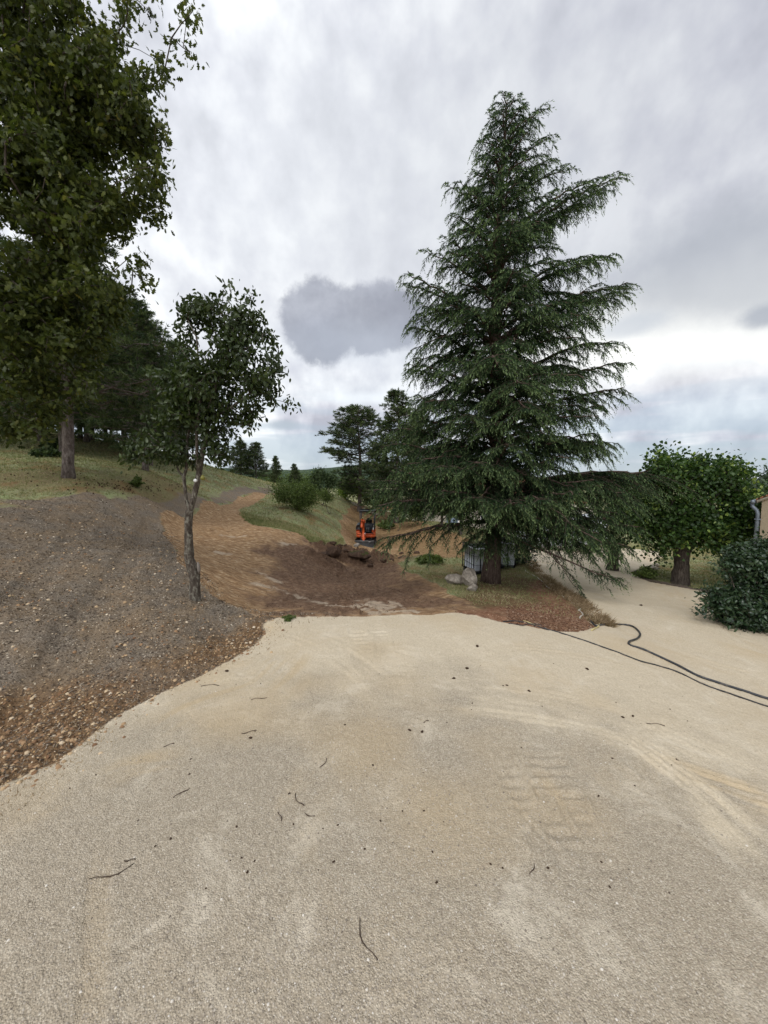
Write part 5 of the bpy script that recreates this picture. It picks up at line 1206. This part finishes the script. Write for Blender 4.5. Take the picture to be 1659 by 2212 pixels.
def line(name, pts, r, mat, label, cat, wob=0.0, step=.05, dx=0.0):
    P = ground_line(pts, r*.9, step, wob, len(pts)); V, F = tube(P, [r]*len(P), 10); o = MB().add(V, F).build(name, mat, None, True); return tag(o, label, cat)
line('water_pipe', [(1274, 1337), (1280, 1346), (1290, 1352), (1306, 1351), (1341, 1349.6), (1366.6, 1354.7), (1382.3, 1369), (1377, 1380.4), (1360, 1387.5), (1361, 1394.7), (1389.5, 1404.7), (1423.7, 1420.3), (1463.6, 1438.9), (1506.4, 1460.3), (1549, 1475.9), (1606, 1494.5), (1659, 1511.6), (1760, 1540), (1900, 1560)], .0165, M_PIPE, 'thick black water pipe with an S bend crossing the gravel at the right', 'pipe', .0)
line('power_cable', [(1088, 1340), (1110, 1342), (1150, 1350), (1207, 1365.6), (1264, 1384.7), (1326.7, 1407.5), (1378, 1427.5), (1420.8, 1438.9), (1463.6, 1453), (1492, 1467.4), (1535, 1486), (1577.7, 1500), (1620.5, 1514.5), (1659, 1527.4), (1760, 1560), (1900, 1590)], .0098, M_CABLE, 'thinner black cable running straight across the gravel below the pipe', 'cable', .03)
line('power_cable', [(1100, 1347), (1125, 1350), (1160, 1349), (1180, 1357)], .008, M_CABLE, 'short loop of thin cable at the foot of the stony bank', 'cable', .03)
line('white_rope', [(1133.4, 1231), (1150, 1241), (1165.6, 1251), (1190.4, 1270.8), (1203, 1277), (1215, 1288), (1237.5, 1303), (1247, 1314), (1252.4, 1321.6), (1262, 1326), (1268, 1331), (1264, 1337)], .011, M_WHITE, 'white rope trailing down the edge of the bank beside the drive', 'rope', .10)
line('yellow_hose', [(1276, 1336), (1286, 1340), (1294, 1346), (1293, 1354), (1286, 1358), (1279, 1363)], .013, M_YEL, 'pale yellow loop of hose round the end of the black pipe', 'hose', .02)
line('yellow_hose', [(1130, 1342), (1142, 1346), (1156, 1351)], .010, M_YEL, 'short pale hose end by the cable at the foot of the bank', 'hose', .02)

# ------------------------------------------------------------------ houses
M_RENDER = flat_mat('beige_render', (.50, .41, .29), .9, .15, var=.05, scale=20); M_CREAM = flat_mat('cream_render', (.66, .60, .50), .9, .15, var=.05)
M_ZINC = flat_mat('zinc', (.20, .23, .27), .4, .5, .5); M_TRIM = flat_mat('white_trim', (.7, .69, .66), .6, .3, var=.03); M_BLUEDOOR = flat_mat('blue_grey_door', (.26, .33, .42), .5, .3); M_GLASS = flat_mat('window_glass', (.05, .06, .07), .1, .6); M_BROWN = flat_mat('brown_shutter', (.12, .075, .045), .7, .2)
def tile_mat():
    m, t, out = new_mat('terracotta_tiles'); o = t.new('ShaderNodeTexCoord').outputs['Object']; wv = t.new('ShaderNodeTexWave'); wv.inputs['Scale'].default_value = 3.0; t.put(wv.inputs['Vector'], o)
    n = t.noise(o, 5, 5, .7); c = t.ramp(n, [(.3, (.20, .08, .045)), (.5, (.36, .16, .09)), (.7, (.48, .28, .18))]); principled(t, out, c, .9, .2, wv.outputs['Fac'], .8, .05); return m
M_TILE = tile_mat()
def gable_roof(W, Dp, z, rise, ov=.3, th=.12):
    V = []; 
    for x in (-W/2-ov, W/2+ov):
        V += [(x, -Dp/2-ov, z-ov*rise/(Dp/2)), (x, 0, z+rise), (x, Dp/2+ov, z-ov*rise/(Dp/2)), (x, -Dp/2-ov, z-ov*rise/(Dp/2)-th), (x, 0, z+rise-th), (x, Dp/2+ov, z-ov*rise/(Dp/2)-th)]
    return np.array(V, float), [np.array([[0, 6, 7, 1], [1, 7, 8, 2], [9, 3, 4, 10], [10, 4, 5, 11], [3, 9, 6, 0], [2, 8, 11, 5], [0, 1, 4, 3], [1, 2, 5, 4], [7, 6, 9, 10], [8, 7, 10, 11]])]
def house(x, y, z, W, Dp, hh, rise, rz, label, wall=None, wins=(), doors=(), group=None, name='house'):
    r = empty(name, (x, y, z), rz, label, 'house', group); wall = wall or M_CREAM
    V = np.array([(a, b, c) for c in (-.6, hh) for a, b in ((-W/2, -Dp/2), (W/2, -Dp/2), (W/2, Dp/2), (-W/2, Dp/2))]+[(-W/2, 0, hh+rise-.1), (W/2, 0, hh+rise-.1)])
    MB().add(V, [np.array([[0, 1, 5, 4], [1, 2, 6, 5], [2, 3, 7, 6], [3, 0, 4, 7]]), np.array([[4, 7, 8], [5, 9, 6]])]).build('wall', wall, r)
    V, F = gable_roof(W, Dp, hh, rise); MB().add(V, F).build('roof', M_TILE, r)
    for wx, wz, ww, wh in wins:
        w_ = bx('window', M_GLASS, r, (wx, -Dp/2-.015, wz, ww, .05, wh, 0, .004)); bx('frame', M_TRIM, w_, (wx, -Dp/2-.03, wz+wh/2, ww+.1, .08, .07), (wx, -Dp/2-.03, wz-wh/2, ww+.14, .10, .06), (wx-ww/2, -Dp/2-.03, wz, .06, .07, wh-.08), (wx+ww/2, -Dp/2-.03, wz, .06, .07, wh-.08), (wx, -Dp/2-.035, wz, .04, .05, wh-.08))
    for dx, dw, dh, m_ in doors:
        d = bx('door', m_, r, (dx, -Dp/2-.02, dh/2, dw, .06, dh, 0, .005)); bx('door_frame', M_TRIM, d, (dx-dw/2-.04, -Dp/2-.03, dh/2, .08, .09, dh), (dx+dw/2+.04, -Dp/2-.03, dh/2, .08, .09, dh), (dx, -Dp/2-.032, dh+.05, dw+.16, .1, .1))
    return r
pt = at(1003, 1150, 31.0); house(pt[0]+1.2, 31+3, Hs(pt[0], 31)-.1, 9, 6, 2.9, 1.5, 0, 'cream annexe with a blue grey door and brown shutters, seen between trunks under the cedar', M_CREAM, [(.9, 1.5, 1.6, 1.1)], [(-2.2, .9, 2.15, M_BLUEDOOR), (3.1, 2.2, 2.2, M_BROWN)])
pt = at(1110, 1085, 95.0); house(pt[0], 95, -8.0, 13, 9, 4.2, 2.2, .3, 'distant village house with an orange tiled roof glimpsed through the cedar', M_CREAM, [(-3, 2.6, 1.1, 1.3), (0, 2.6, 1.1, 1.3), (3, 2.6, 1.1, 1.3)], [(1.5, 1, 2.1, M_BROWN)], 'village houses beyond the cedar')
pt = at(1000, 1085, 110.0); house(pt[0], 110, -8.5, 14, 9, 4.0, 2.2, -.2, 'distant pale village house left of the orange roofed one', M_CREAM, [(-3, 2.6, 1.1, 1.3), (2, 2.6, 1.1, 1.3)], [(0, 1, 2.1, M_BROWN)], 'village houses beyond the cedar')
pt = at(880, 1085, 85.0); house(pt[0], 85, -8.0, 14, 8, 4.6, 1.8, .1, 'distant pale house behind the pines left of the cedar', M_CREAM, [(-3, 2.6, 1.1, 1.3), (2, 2.6, 1.1, 1.3)], [(0, 1, 2.1, M_BROWN)], 'village houses beyond the cedar')
pt = at(1215, 1080, 120.0); house(pt[0], 120, -8.5, 15, 9, 4.4, 2.2, .0, 'distant village house farthest right behind the cedar branches', M_CREAM, [(-3, 2.6, 1.1, 1.3), (2, 2.6, 1.1, 1.3)], [(0, 1, 2.1, M_BROWN)], 'village houses beyond the cedar')
# the corner of the near house at the right edge
HY = 10.4; hc = at(1641, 1150, HY); g = Hs(hc[0], HY)
r = empty('farm_house', (hc[0]+4.0*math.cos(math.radians(-51)), HY+4.0*math.sin(math.radians(-51)), g), math.radians(-51), 'beige rendered house whose corner and grey downpipe show at the right edge', 'house')
top = at(1641, 1074, HY)[2]-g
V = np.array([(-4, 0, -.6), (4, 0, -.6), (4, 8, -.6), (-4, 8, -.6), (-4, 0, top), (4, 0, top), (4, 8, top), (-4, 8, top), (0, 0, top+2.1), (0, 8, top+2.1)], float)
MB().add(V, [np.array([[0, 1, 5, 4], [1, 2, 6, 5], [2, 3, 7, 6], [3, 0, 4, 7]]), np.array([[4, 5, 8], [6, 7, 9]])]).build('wall', M_RENDER, r)
s = 2.1/4
V = np.array([(-4.12, y, top+.02-.12*s) for y in (-.05, 8.2)]+[(0, y, top+2.14) for y in (-.05, 8.2)]+[(4.12, y, top+.02-.12*s) for y in (-.05, 8.2)], float); V = np.concatenate([V, V-(0, 0, .05)])
MB().add(V, [np.array([[0, 2, 3, 1], [2, 4, 5, 3], [6, 7, 9, 8], [8, 9, 11, 10], [0, 6, 8, 2], [2, 8, 10, 4], [1, 3, 9, 7], [3, 5, 11, 9], [0, 1, 7, 6], [4, 10, 11, 5]])]).build('roof', M_TILE, r)
tb('gutter', M_ZINC, r, [([(-4.18, -.06, top-.13), (-4.18, 8.2, top-.13)], .055)]); Vv = np.array([(sx_*4.1, y_, top-.10+z_-.1*s) for sx_ in (-1,) for y_ in (-.045, -.004) for z_ in (0, .11)]+[(0, y_, top+1.98+z_) for y_ in (-.045, -.004) for z_ in (0, .11)], float); MB().add(Vv, [np.array([[0, 4, 5, 1], [2, 3, 7, 6], [1, 5, 7, 3], [0, 2, 6, 4], [0, 1, 3, 2]])]).build('verge', M_CREAM, r) 
tb('downpipe', M_ZINC, r, [([(-4.20, .05, top-.15), (-4.19, .05, top-.26), (-4.10, .05, top-.36), (-4.07, .06, top-.46), (-4.07, .06, .05)], .05)], 10); [bx('pipe_bracket', M_ZINC, r, (-4.06, .06, q_, .14, .14, .04)) for q_ in (top-.6, 1.1)]
bx('base_course', flat_mat('pale_cement', (.42, .39, .34), .9, .1), r, (0, -.012, .05, 8.04, .03, .9, 0, .003))

# ------------------------------------------------------------------ pale van behind the low cedar branches
def make_van():
    p = at(1208, 1202, 21.0); g = Hs(p[0], 21.0); r = empty('parked_van', (p[0], 21.0, g), math.radians(8), 'white parked van glimpsed through the low right branches of the cedar', 'van')
    sec = [(-2.2, .35), (-2.25, .8), (-2.1, 1.0), (-1.45, 1.12), (-.85, 1.75), (-.5, 1.85), (2.0, 1.88), (2.2, 1.7), (2.25, .35)]
    V = np.array([(x, y*.85*(1-.08*max(0, z-1)), z) for y in (-1, 1) for x, z in sec]); n = len(sec); Q = [[i, (i+1) % n, (i+1) % n+n, i+n][::-1] for i in range(n)]
    mb = MB().add(V, [np.array(Q)]); mb.add(V[:n], [np.array([[0, i, i+1] for i in range(1, n-1)])]); mb.add(V[n:], [np.array([[0, i+1, i] for i in range(1, n-1)])]); mb.build('body', flat_mat('white_car_paint', (.68, .72, .76), .3, .5, var=.02), r)
    bx('window', M_GLASS, r, (-.55, -.80, 1.43, .8, .05, .45, 0, .01), (.6, -.80, 1.43, 1.0, .05, .45, 0, .01)); [bx('bumper', M_BLACK, r, (q_, 0, .5, .1, 1.5, .25)) for q_ in (-2.27, 2.27)]
    for x in (-1.4, 1.4):
        for y in (-.78, .78):
            w_ = tb('wheel', M_RUBBER, r, [([(x, y-.1, .33), (x, y+.1, .33)], .33)], 18); tb('rim', M_STEEL, w_, [([(x, y-.11, .33), (x, y+.11, .33)], .19)], 12)
    for y in (-.6, .6): bx('headlight', M_GLASS, r, (-2.24, y, .85, .06, .3, .18))
make_van()

# ------------------------------------------------------------------ edging stones beyond the excavator and one by the lawn
M_PALE = rock_mat('pale_stone', (.30, .26, .20), (.50, .45, .36), (.66, .62, .54))
for i, (u, v) in enumerate(((722, 1056), (729, 1058), (736, 1061), (743, 1063), (749, 1065), (756, 1067), (763, 1070), (768, 1073), (786, 1078), (790, 1083), (795, 1087), (799, 1090), (804, 1089), (809, 1090), (815, 1091))):
    Yq = np.interp(u, [722, 768, 815], [39, 35.5, 33.5]); p = at(u, v, Yq); rock('edging_stone', (p[0], Yq, Hs(p[0], Yq)+.10), (.26, .17, .15), 100+i, M_PALE, 2, .3, i, ('pale stone number %s from left in the row left of the open crowned pine' if i < 8 else 'pale stone number %s from left in the row right of the open crowned pine') % ['one','two','three','four','five','six','seven','eight','one','two','three','four','five','six','seven'][i], 'stone', 'row of pale edging stones')
p = ground_pt(1392, 1252); 
K = [hit(u, v)[:2] for u, v in ((1374, 1236), (1376, 1243), (1395, 1252), (1430, 1260), (1470, 1268), (1530, 1277), (1600, 1290))]; Pk = np.array([(a, b, Hs(a, b)+.015) for a, b in K])
tt = np.linspace(0, 6, 60); i0 = np.minimum(tt.astype(int), 5); Pk = Pk[i0]*(1-(tt-i0))[:, None]+Pk[i0+1]*(tt-i0)[:, None]; Pk[:, 2] = H(Pk[:, 0], Pk[:, 1])+.02
V, F = tube(Pk, [.06]*len(Pk), 8, .3, 2); tag(MB().add(V, F).build('kerb', flat_mat('dark_kerb', (.10, .08, .065), .9, .1), None, True), 'low dark curved kerb between the drive and the mulberry lawn', 'kerb')
for i, (u, v, s) in enumerate(((1413, 1232, .16), (1408, 1226, .14), (1418, 1224, .12))):
    p = ground_pt(u, v); rock('edging_stone', p+(0, 0, .07), (s, s*.7, s*.7), 130+i, M_PALE, 3, .3, i, ['nearest white stone on the lawn corner by the weeds', 'middle white stone on the lawn corner by the weeds', 'farthest white stone on the lawn corner by the weeds'][i], 'stone', 'white stones on the lawn corner')

# ------------------------------------------------------------------ saplings and weeds
def tuft_plant(name, label, u, v, hpx, wpx, n, seed, mat, cat='plant', tmpl=OVAL, size=.06, droop=0.0, flat=1.0, group=None):
    rng = np.random.default_rng(seed); p = ground_pt(u, v); Y = p[1]; Hh = hpx*Y/FPX; Wd = wpx*Y/FPX; root = empty(name, p, 0, label, cat, group)
    P0, P1, L = [], [], []
    for i in range(n):
        a = rng.random()*2*np.pi; rr = rng.random()**.6; e = np.array([math.cos(a)*rr*Wd/2, math.sin(a)*rr*Wd/2, Hh*(1-.6*rr*rr)*(.6+.4*rng.random())]); m = np.array([e[0]*.3, e[1]*.3, e[2]*.55])
        P0 += [np.zeros(3), m]; P1 += [m, e]
        for k in range(9): t = .25+.75*rng.random(); L.append((m*(1-t)+e*t) if t > .5 else m*t*2)
    P0 = np.array(P0); P1 = np.array(P1); L = np.array(L)*(1, 1, 1)
    V, F = cones(P0, P1, np.full(len(P0), .006), np.full(len(P0), .003), 4); MB().add(V, F).build('stems', M_BARK, root)
    V, F = leaves(tmpl[0], tmpl[1], np.repeat(L, 3, 0)+rng.normal(size=(len(L)*3, 3))*.03*Hh, size, droop, None, 1.0, rng); MB().add(V, F, v=np.repeat(rng.random(len(L)*3), len(tmpl[0]))).build('foliage', mat, root); return root
tuft_plant('sapling', 'small bright green sapling on the slope left of the pear tree', 296, 1052, 27, 30, 26, 61, M_BUSH, 'sapling', size=.09)
tuft_plant('weed_clump', 'leafy weeds at the pointed end of the lawn by the mulberry', 1396, 1250, 30, 54, 40, 62, M_BUSH, 'weeds', size=.09)
tuft_plant('weed_clump', 'low green clump of cut weeds on the grass left of the water tanks', 930, 1213, 14, 70, 50, 63, M_BUSH, 'weeds', size=.12)
tuft_plant('low_conifer', 'low spreading dark sprig of conifer high on the slope, upper left', 103, 988, 18, 60, 34, 64, M_PINE, 'shrub', size=.16)
tuft_plant('low_conifer', 'dark low conifer branch behind the nearest pine trunk', 118, 975, 26, 50, 40, 65, M_PINE, 'shrub', size=.2)
tuft_plant('weed_clump', 'green weeds on the brown bank right of the excavator', 835, 1140, 22, 44, 34, 66, M_BUSH, 'weeds', size=.14)
tuft_plant('weed_clump', 'small tuft of weeds growing out of the gravel edge near the bank tip', 625, 1338, 6, 40, 26, 67, M_BUSH, 'weeds', size=.03)

# ------------------------------------------------------------------ ground cover that nobody could count
def scatter(n, r0, r1, t0, t1, test, seed):
    rng = np.random.default_rng(seed); r = np.exp(rng.uniform(math.log(r0), math.log(r1), n)); t = np.radians(rng.uniform(t0, t1, n)); x = r*np.sin(t); y = r*np.cos(t)
    z, W, F_ = fields(x, y); k = test(W, F_, x, y, rng); return x[k], y[k], z[k], r[k], {a: b[k] for a, b in W.items()}, rng
CHIP = (np.array([[-.5, -.25, 0], [.3, -.35, .05], [.5, .1, 0], [-.1, .35, .08], [0, 0, .18]]), np.array([[4, 0, 1], [4, 1, 2], [4, 2, 3], [4, 3, 0]]))
ROCKT = (np.array([[1, 0, 0], [.3, .8, 0], [-.7, .6, 0], [-.9, -.4, 0], [.1, -.9, 0], [.5, .1, .6], [-.3, .3, .7], [-.2, -.4, .6.real]])*.5, np.array([[5, 0, 1], [5, 1, 6], [6, 1, 2], [6, 2, 3], [6, 3, 7], [7, 3, 4], [7, 4, 0], [7, 0, 5], [5, 6, 7]]))
def lay(name, tm, P, size, v, mat, label, cat, tilt=.35, rng=RNG, stretch=None):
    n = len(P); a = rng.random(n)*2*np.pi; nn = np.stack([rng.normal(size=n)*tilt, rng.normal(size=n)*tilt, np.ones(n)], 1); nn /= np.linalg.norm(nn, axis=1, keepdims=True)
    d = np.stack([np.cos(a), np.sin(a), np.zeros(n)], 1); d -= nn*(d*nn).sum(1, keepdims=True); d /= np.linalg.norm(d, axis=1, keepdims=True); y = np.cross(nn, d)
    sx_ = size[:, None, None]*(stretch[:, None, None] if stretch is not None else 1); s = size[:, None, None]
    V = P[:, None]+tm[0][None, :, 0:1]*d[:, None]*sx_+tm[0][None, :, 1:2]*y[:, None]*s+tm[0][None, :, 2:3]*nn[:, None]*s
    k = len(tm[0]); F = (tm[1][None]+(np.arange(n)*k)[:, None, None]).reshape(-1, 3)
    o = MB().add(V.reshape(-1, 3), F, v=np.repeat(v, k)).build(name, mat); return tag(o, label, cat, kind='stuff')
def ramp_mat(name, stops, rough=.9):
    m, t, out = new_mat(name); a = t.new('ShaderNodeAttribute'); a.attribute_name = 'v'; principled(t, out, t.ramp(a.outputs['Fac'], stops), rough, .15); return m
M_CHIP = ramp_mat('litter', [(0, (.030, .022, .016)), (.35, (.10, .074, .052)), (.6, (.22, .178, .13)), (.8, (.40, .345, .265)), (1, (.62, .55, .43))])
M_STONE = ramp_mat('bank_stone', [(0, (.16, .085, .045)), (.4, (.33, .21, .115)), (.75, (.50, .37, .22)), (1, (.66, .58, .45))])
M_PEB = ramp_mat('gravel_stone', [(0, (.15, .125, .095)), (.4, (.33, .285, .225)), (.8, (.48, .43, .35)), (1, (.70, .66, .58))])
M_SOIL = ramp_mat('soil_crumb', [(0, (.028, .016, .010)), (.5, (.085, .048, .026)), (.85, (.19, .115, .065)), (1, (.36, .26, .16))])
M_GRASS = leaf_mat('grass_blades', [(0, (.12, .145, .055)), (.38, (.21, .225, .095)), (.65, (.31, .28, .15)), (1, (.47, .39, .25))], None, .25, .7, .1)
M_DRY = leaf_mat('dry_grass', [(0, (.10, .065, .035)), (.5, (.25, .18, .105)), (1, (.45, .36, .24))], None, .2, .8, .1)
x, y, z, r, W, g_ = scatter(130000, 2.5, 17, -66, 5, lambda W, F, x, y, rg: (W['mulch'] > .5) & (W['gravel'] < .5) & (rg.random(len(x)) < .8), 71)
sz = (.007+.011*g_.random(len(x))**2)*(.75+r*.10); lay('needle_litter', CHIP, np.stack([x, y, z+.003], 1), sz, np.clip(g_.beta(1.6, 2.0, len(x))*(1-.15*W['red']), 0, 1), M_CHIP, 'grey brown litter of dead needles and chips covering the bank', 'litter', .5, g_, 1+2.2*g_.random(len(x)))
x, y, z, r, W, g_ = scatter(60000, 2.5, 14, -66, 5, lambda W, F, x, y, rg: (F['gravel'] < .55) & (x < 0) & (W['dug'] < .6) & (W['mulch'] > .1) & (rg.random(len(x)) < .10+.38*W['red']+.25*np.clip(fbm(x*.9, y*.9, 3, 60)*2, 0, 1)) & (rg.random(len(x)) < np.exp(-np.maximum(F['gravel'], 0)/.13)), 72)
sz = (.010+.045*g_.random(len(x))**4)*(.85+r*.05); lay('bank_stones', ROCKT, np.stack([x, y, z-.001], 1), sz, np.clip(g_.random(len(x))**1.3*.9+.05, 0, 1), M_STONE, 'pale yellow broken stones strewn over the red brown face of the bank', 'stones', .3, g_)
x, y, z, r, W, g_ = scatter(60000, 1.2, 8, -64, 64, lambda W, F, x, y, rg: (W['gravel'] > .5) & (rg.random(len(x)) < np.clip(1.4-r_of(x, y)/5, .10, 1)), 73) if False else scatter(60000, 1.2, 8, -64, 64, lambda W, F, x, y, rg: (W['gravel'] > .5) & (rg.random(len(x)) < np.clip(1.1-np.hypot(x, y)/4.5, .10, 1)), 73)
sz = .006+.010*g_.random(len(x))**5+.003*g_.random(len(x)); lay('loose_gravel', ROCKT, np.stack([x, y, z-.0005], 1), sz, np.clip(g_.beta(2, 2, len(x)), 0, 1), M_PEB, 'loose pale limestone gravel on the forecourt', 'gravel', .4, g_)
x, y, z, r, W, g_ = scatter(60000, 6, 34, -34, 40, lambda W, F, x, y, rg: ((W['dug'] > .5)) & (W['gravel'] < .5) & (rg.random(len(x)) < .12+.35*W['dark']+.5*W['mound']), 74)
sz = (.008+.03*g_.random(len(x))**5)*(.7+.04*r)*(1+.8*W['mound']); lay('soil_crumbs', ROCKT, np.stack([x, y, z-.002], 1), sz, np.clip(g_.random(len(x))*.9-.25*W['dark']+.22*(1-W['dark']), 0, 1), M_SOIL, 'brown crumbs of freshly dug soil on the track', 'soil', .4, g_)
x, y, z, r, W, g_ = scatter(26000, 5.5, 9, 18, 38, lambda W, F, x, y, rg: (W['rslope'] > .4) & (W['gravel'] < .5) & (rg.random(len(x)) < .6), 75)
sz = .014+.03*g_.random(len(x))**3; lay('bank_stones', ROCKT, np.stack([x, y, z-.001], 1), sz, np.clip(g_.random(len(x))**1.5*.95, 0, 1), ramp_mat('reddish_stone', [(0, (.07, .032, .018)), (.5, (.15, .08, .048)), (.85, (.26, .17, .11)), (1, (.42, .33, .24))]), 'reddish stones on the slope below the cedar', 'stones', .3, g_)
BLADE = (np.array([[0, -.05, 0], [0, .05, 0], [1, 0, .12]]), np.array([[0, 1, 2]]))
def grass(name, n, r0, r1, t0, t1, test, seed, ln, mat, label, dens_w=1.0, lean=None):
    x, y, z, r, W, g_ = scatter(n, r0, r1, t0, t1, test, seed); k = len(x); d = g_.normal(size=(k, 3))*.75; d[:, 2] = .9
    if lean is not None: d += np.array(lean)
    d /= np.linalg.norm(d, axis=1, keepdims=True); s = ln*(.5+g_.random(k))*(.6+.02*r); nn = g_.normal(size=(k, 3)); sd = np.cross(d, nn); sd /= np.linalg.norm(sd, axis=1, keepdims=True)
    w_ = (.0022+.00052*r)*dens_w; P = np.stack([x, y, z-.004], 1); V = np.stack([P-sd*w_[:, None], P+sd*w_[:, None], P+d*s[:, None]], 1).reshape(-1, 3)
    pv = np.clip(g_.random(k)*.65+.35*(.5+fbm(x*.8, y*.8, 3, 50)), 0, 1); return tag(MB().add(V, np.arange(len(V)).reshape(-1, 3), v=np.repeat(pv, 3)).build(name, mat), label, 'grass', kind='stuff')
isg = lambda W, F, x, y, rg: (W['gravel'] < .3) & (W['mulch'] < .3) & (W['dug'] < .3) & (rg.random(len(x)) < 1-.55*W['litter']-.8*W['brown']-.7*W['rslope'])
grass('grass', 260000, 8, 46, -48, 48, isg, 76, .085, M_GRASS, 'short green and straw coloured grass on the slopes and the wedge')
grass('grass', 15000, 8, 22, 6, 30, lambda W, F, x, y, rg: (W['gravel'] < .4) & (W['dug'] < .4) & (W['mulch'] < .4) & (rg.random(len(x)) < .5), 77, .07, M_GRASS, 'thin grass on the mound under the cedar')
grass('dry_grass', 30000, 2.6, 12, -60, 0, lambda W, F, x, y, rg: (W['mulch'] > .3) & (rg.random(len(x)) < .10+.5*np.clip(fbm(x*.7, y*.7, 3, 61)*2.2, 0, 1)), 78, .05, M_DRY, 'sparse dry grass stalks in the bank litter')
# dry fringe hanging over the edge of the drive
ep = np.array([hit(u, v)[:2] for u, v in ((1140, 1213), (1160, 1236), (1190, 1262), (1230, 1290), (1268, 1318), (1300, 1346))])
def near_edge(W, F, x, y, rg):
    d = np.full(len(x), 9.)
    for a, b in zip(ep[:-1], ep[1:]):
        e = b-a; t = np.clip(((x-a[0])*e[0]+(y-a[1])*e[1])/(e@e), 0, 1); d = np.minimum(d, np.hypot(x-a[0]-t*e[0], y-a[1]-t*e[1]))
    return (d < .22) & (rg.random(len(x)) < .9*np.clip(.5+fbm(x*2.5, y*2.5, 2, 62)*2, 0.1, 1))
grass('dry_grass', 120000, 6, 18, 16, 40, near_edge, 79, .17, M_DRY, 'brown dry grass fringe leaning over the edge of the drive', 1.3, (.55, -.1, -.25))
wedge = poly((500, 1100), (518, 1116), (560, 1135), (640, 1150), (672, 1172), (700, 1192), (735, 1180), (738, 1165), (700, 1172), (650, 1140), (560, 1118))
grass('grass', 90000, 12, 22, -24, -4, lambda W, F, x, y, rg: (sdist(x, y, wedge) > -.1) & (W['dug'] < .7) & (rg.random(len(x)) < .8), 80, .12, M_GRASS, 'taller fresh green grass fringe along the lower edge of the wedge', 1.2)

# ------------------------------------------------------------------ single small things lying about
M_STICK = flat_mat('stick_wood', (.075, .052, .038), .85, .15); M_CLODM = flat_mat('clod', (.06, .038, .025), .95, .1)
STICKL = ['short straight stick beside the dark crumb, left of centre on the gravel', 'thin stick lower of the two just left of the middle of the gravel', 'thin upright stick upper of the two just left of the middle of the gravel', 'stick on the gravel below the lower end of the stony bank', 'longest stick, lying slanted at the lower left of the gravel',
 'dark stick lying nearly upright near the bottom of the picture', 'tiny stick just above the long slanted one at lower left', 'thin stick on the right part of the gravel below the cable', 'long thin twig close to the edge of the stony bank', 'thin twig on the gravel right of the bank edge twig', 'tiny stick on the gravel under the tread marks',
 'right of two tiny sticks near the left centre of the gravel', 'left of two tiny sticks near the left centre of the gravel', 'small stick between the sandy stain and the bank', 'tiny stick in the upper middle of the gravel']
for i, (u, v, L, a) in enumerate(((538, 1581, .16, .2), (645, 1730, .16, 2.2), (700, 1650, .13, -1.9), (392, 1715, .14, .9), (240, 1887, .28, .45), (790, 2030, .25, -1.1), (280, 1860, .08, 0), (1415, 1566, .22, -.15), (455, 1480, .26, .0), (560, 1510, .2, .3), (1150, 1880, .1, 1), (668, 1762, .1, -.3), (605, 1765, .1, 2), (365, 1610, .1, .4), (920, 1560, .08, .6))):
    p = ground_pt(u, v); L *= .8; t = np.linspace(-.5, .5, 7)[:, None]; d = np.array([math.cos(a), math.sin(a), 0]); P = p+d*L*t+np.array([-math.sin(a), math.cos(a), 0])*L*.10*np.sin(t*5+i); P[:, 2] = H(P[:, 0], P[:, 1])+.004; V, F = tube(P, [.0026+.0010*math.sin(j*1.3+i) for j in range(7)], 6)
    tag(MB().add(V, F).build('stick', M_STICK, None, True), STICKL[i], 'stick', 'sticks on the gravel')
rg = np.random.default_rng(90)
clods = [(541, 1594, .020), (1031, 1396, .035), (1009, 1444, .028), (1268, 1446, .03), (980, 1466, .025), (1143, 1493, .022), (1385, 1308, .05), (1345, 1550, .02), (1367, 1548, .02), (885, 1578, .02), (912, 1583, .02), (490, 1450, .03), (1020, 1520, .012), (1095, 1480, .018)]
clods = [(a_, b_, c_*.7) for a_, b_, c_ in clods]; clods += [(rg.uniform(120, 1500), rg.uniform(1420, 1950), rg.uniform(.004, .009)) for _ in range(70)]
protoc = None
for i, (u, v, s) in enumerate(clods):
    p = hit(u, v)
    if sdist(np.array([p[0]]), np.array([p[1]]), Z_GRAVEL)[0] < .15: continue
    z = Hs(p[0], p[1]); lb = 'small dark crumb of earth or bark lying on the pale gravel'
    if protoc is None: protoc = rock('earth_crumb', (0, 0, 0), (1.3, 1, .6), 5, M_CLODM, 2, .7); c = protoc
    else: c = protoc.copy(); COL.objects.link(c)
    c.location = (p[0], p[1], z+s*.3); c.scale = (s, s, s); c.rotation_euler = (0, 0, i*1.7); tag(c, lb, 'crumb', 'crumbs on the gravel')
M_CONE = flat_mat('pine_cone', (.075, .042, .026), .9, .1); pc = None
for i in range(150):
    if i < 105: u, v = rg.normal(275, 62), rg.normal(1053, 7)
    else: u, v = rg.uniform(0, 400), rg.uniform(1000, 1070)
    p = hit(u, v); z = Hs(p[0], p[1])
    if pc is None:
        t = np.linspace(0, 1, 7); V, F = tube([(0, 0, q_) for q_ in t], [.02, .34, .42, .40, .30, .18, .03], 8, .25, 2); pc = MB().add(V, F).build('pine_cone', M_CONE); c = pc
    else: c = pc.copy(); COL.objects.link(c)
    c.location = (p[0], p[1], z+.03); c.scale = (.055,)*3; c.rotation_euler = (1.4, 0, i*2.1); tag(c, 'dark pine cone lying on the slope below the pines', 'pine cone', 'pine cones on the slope')
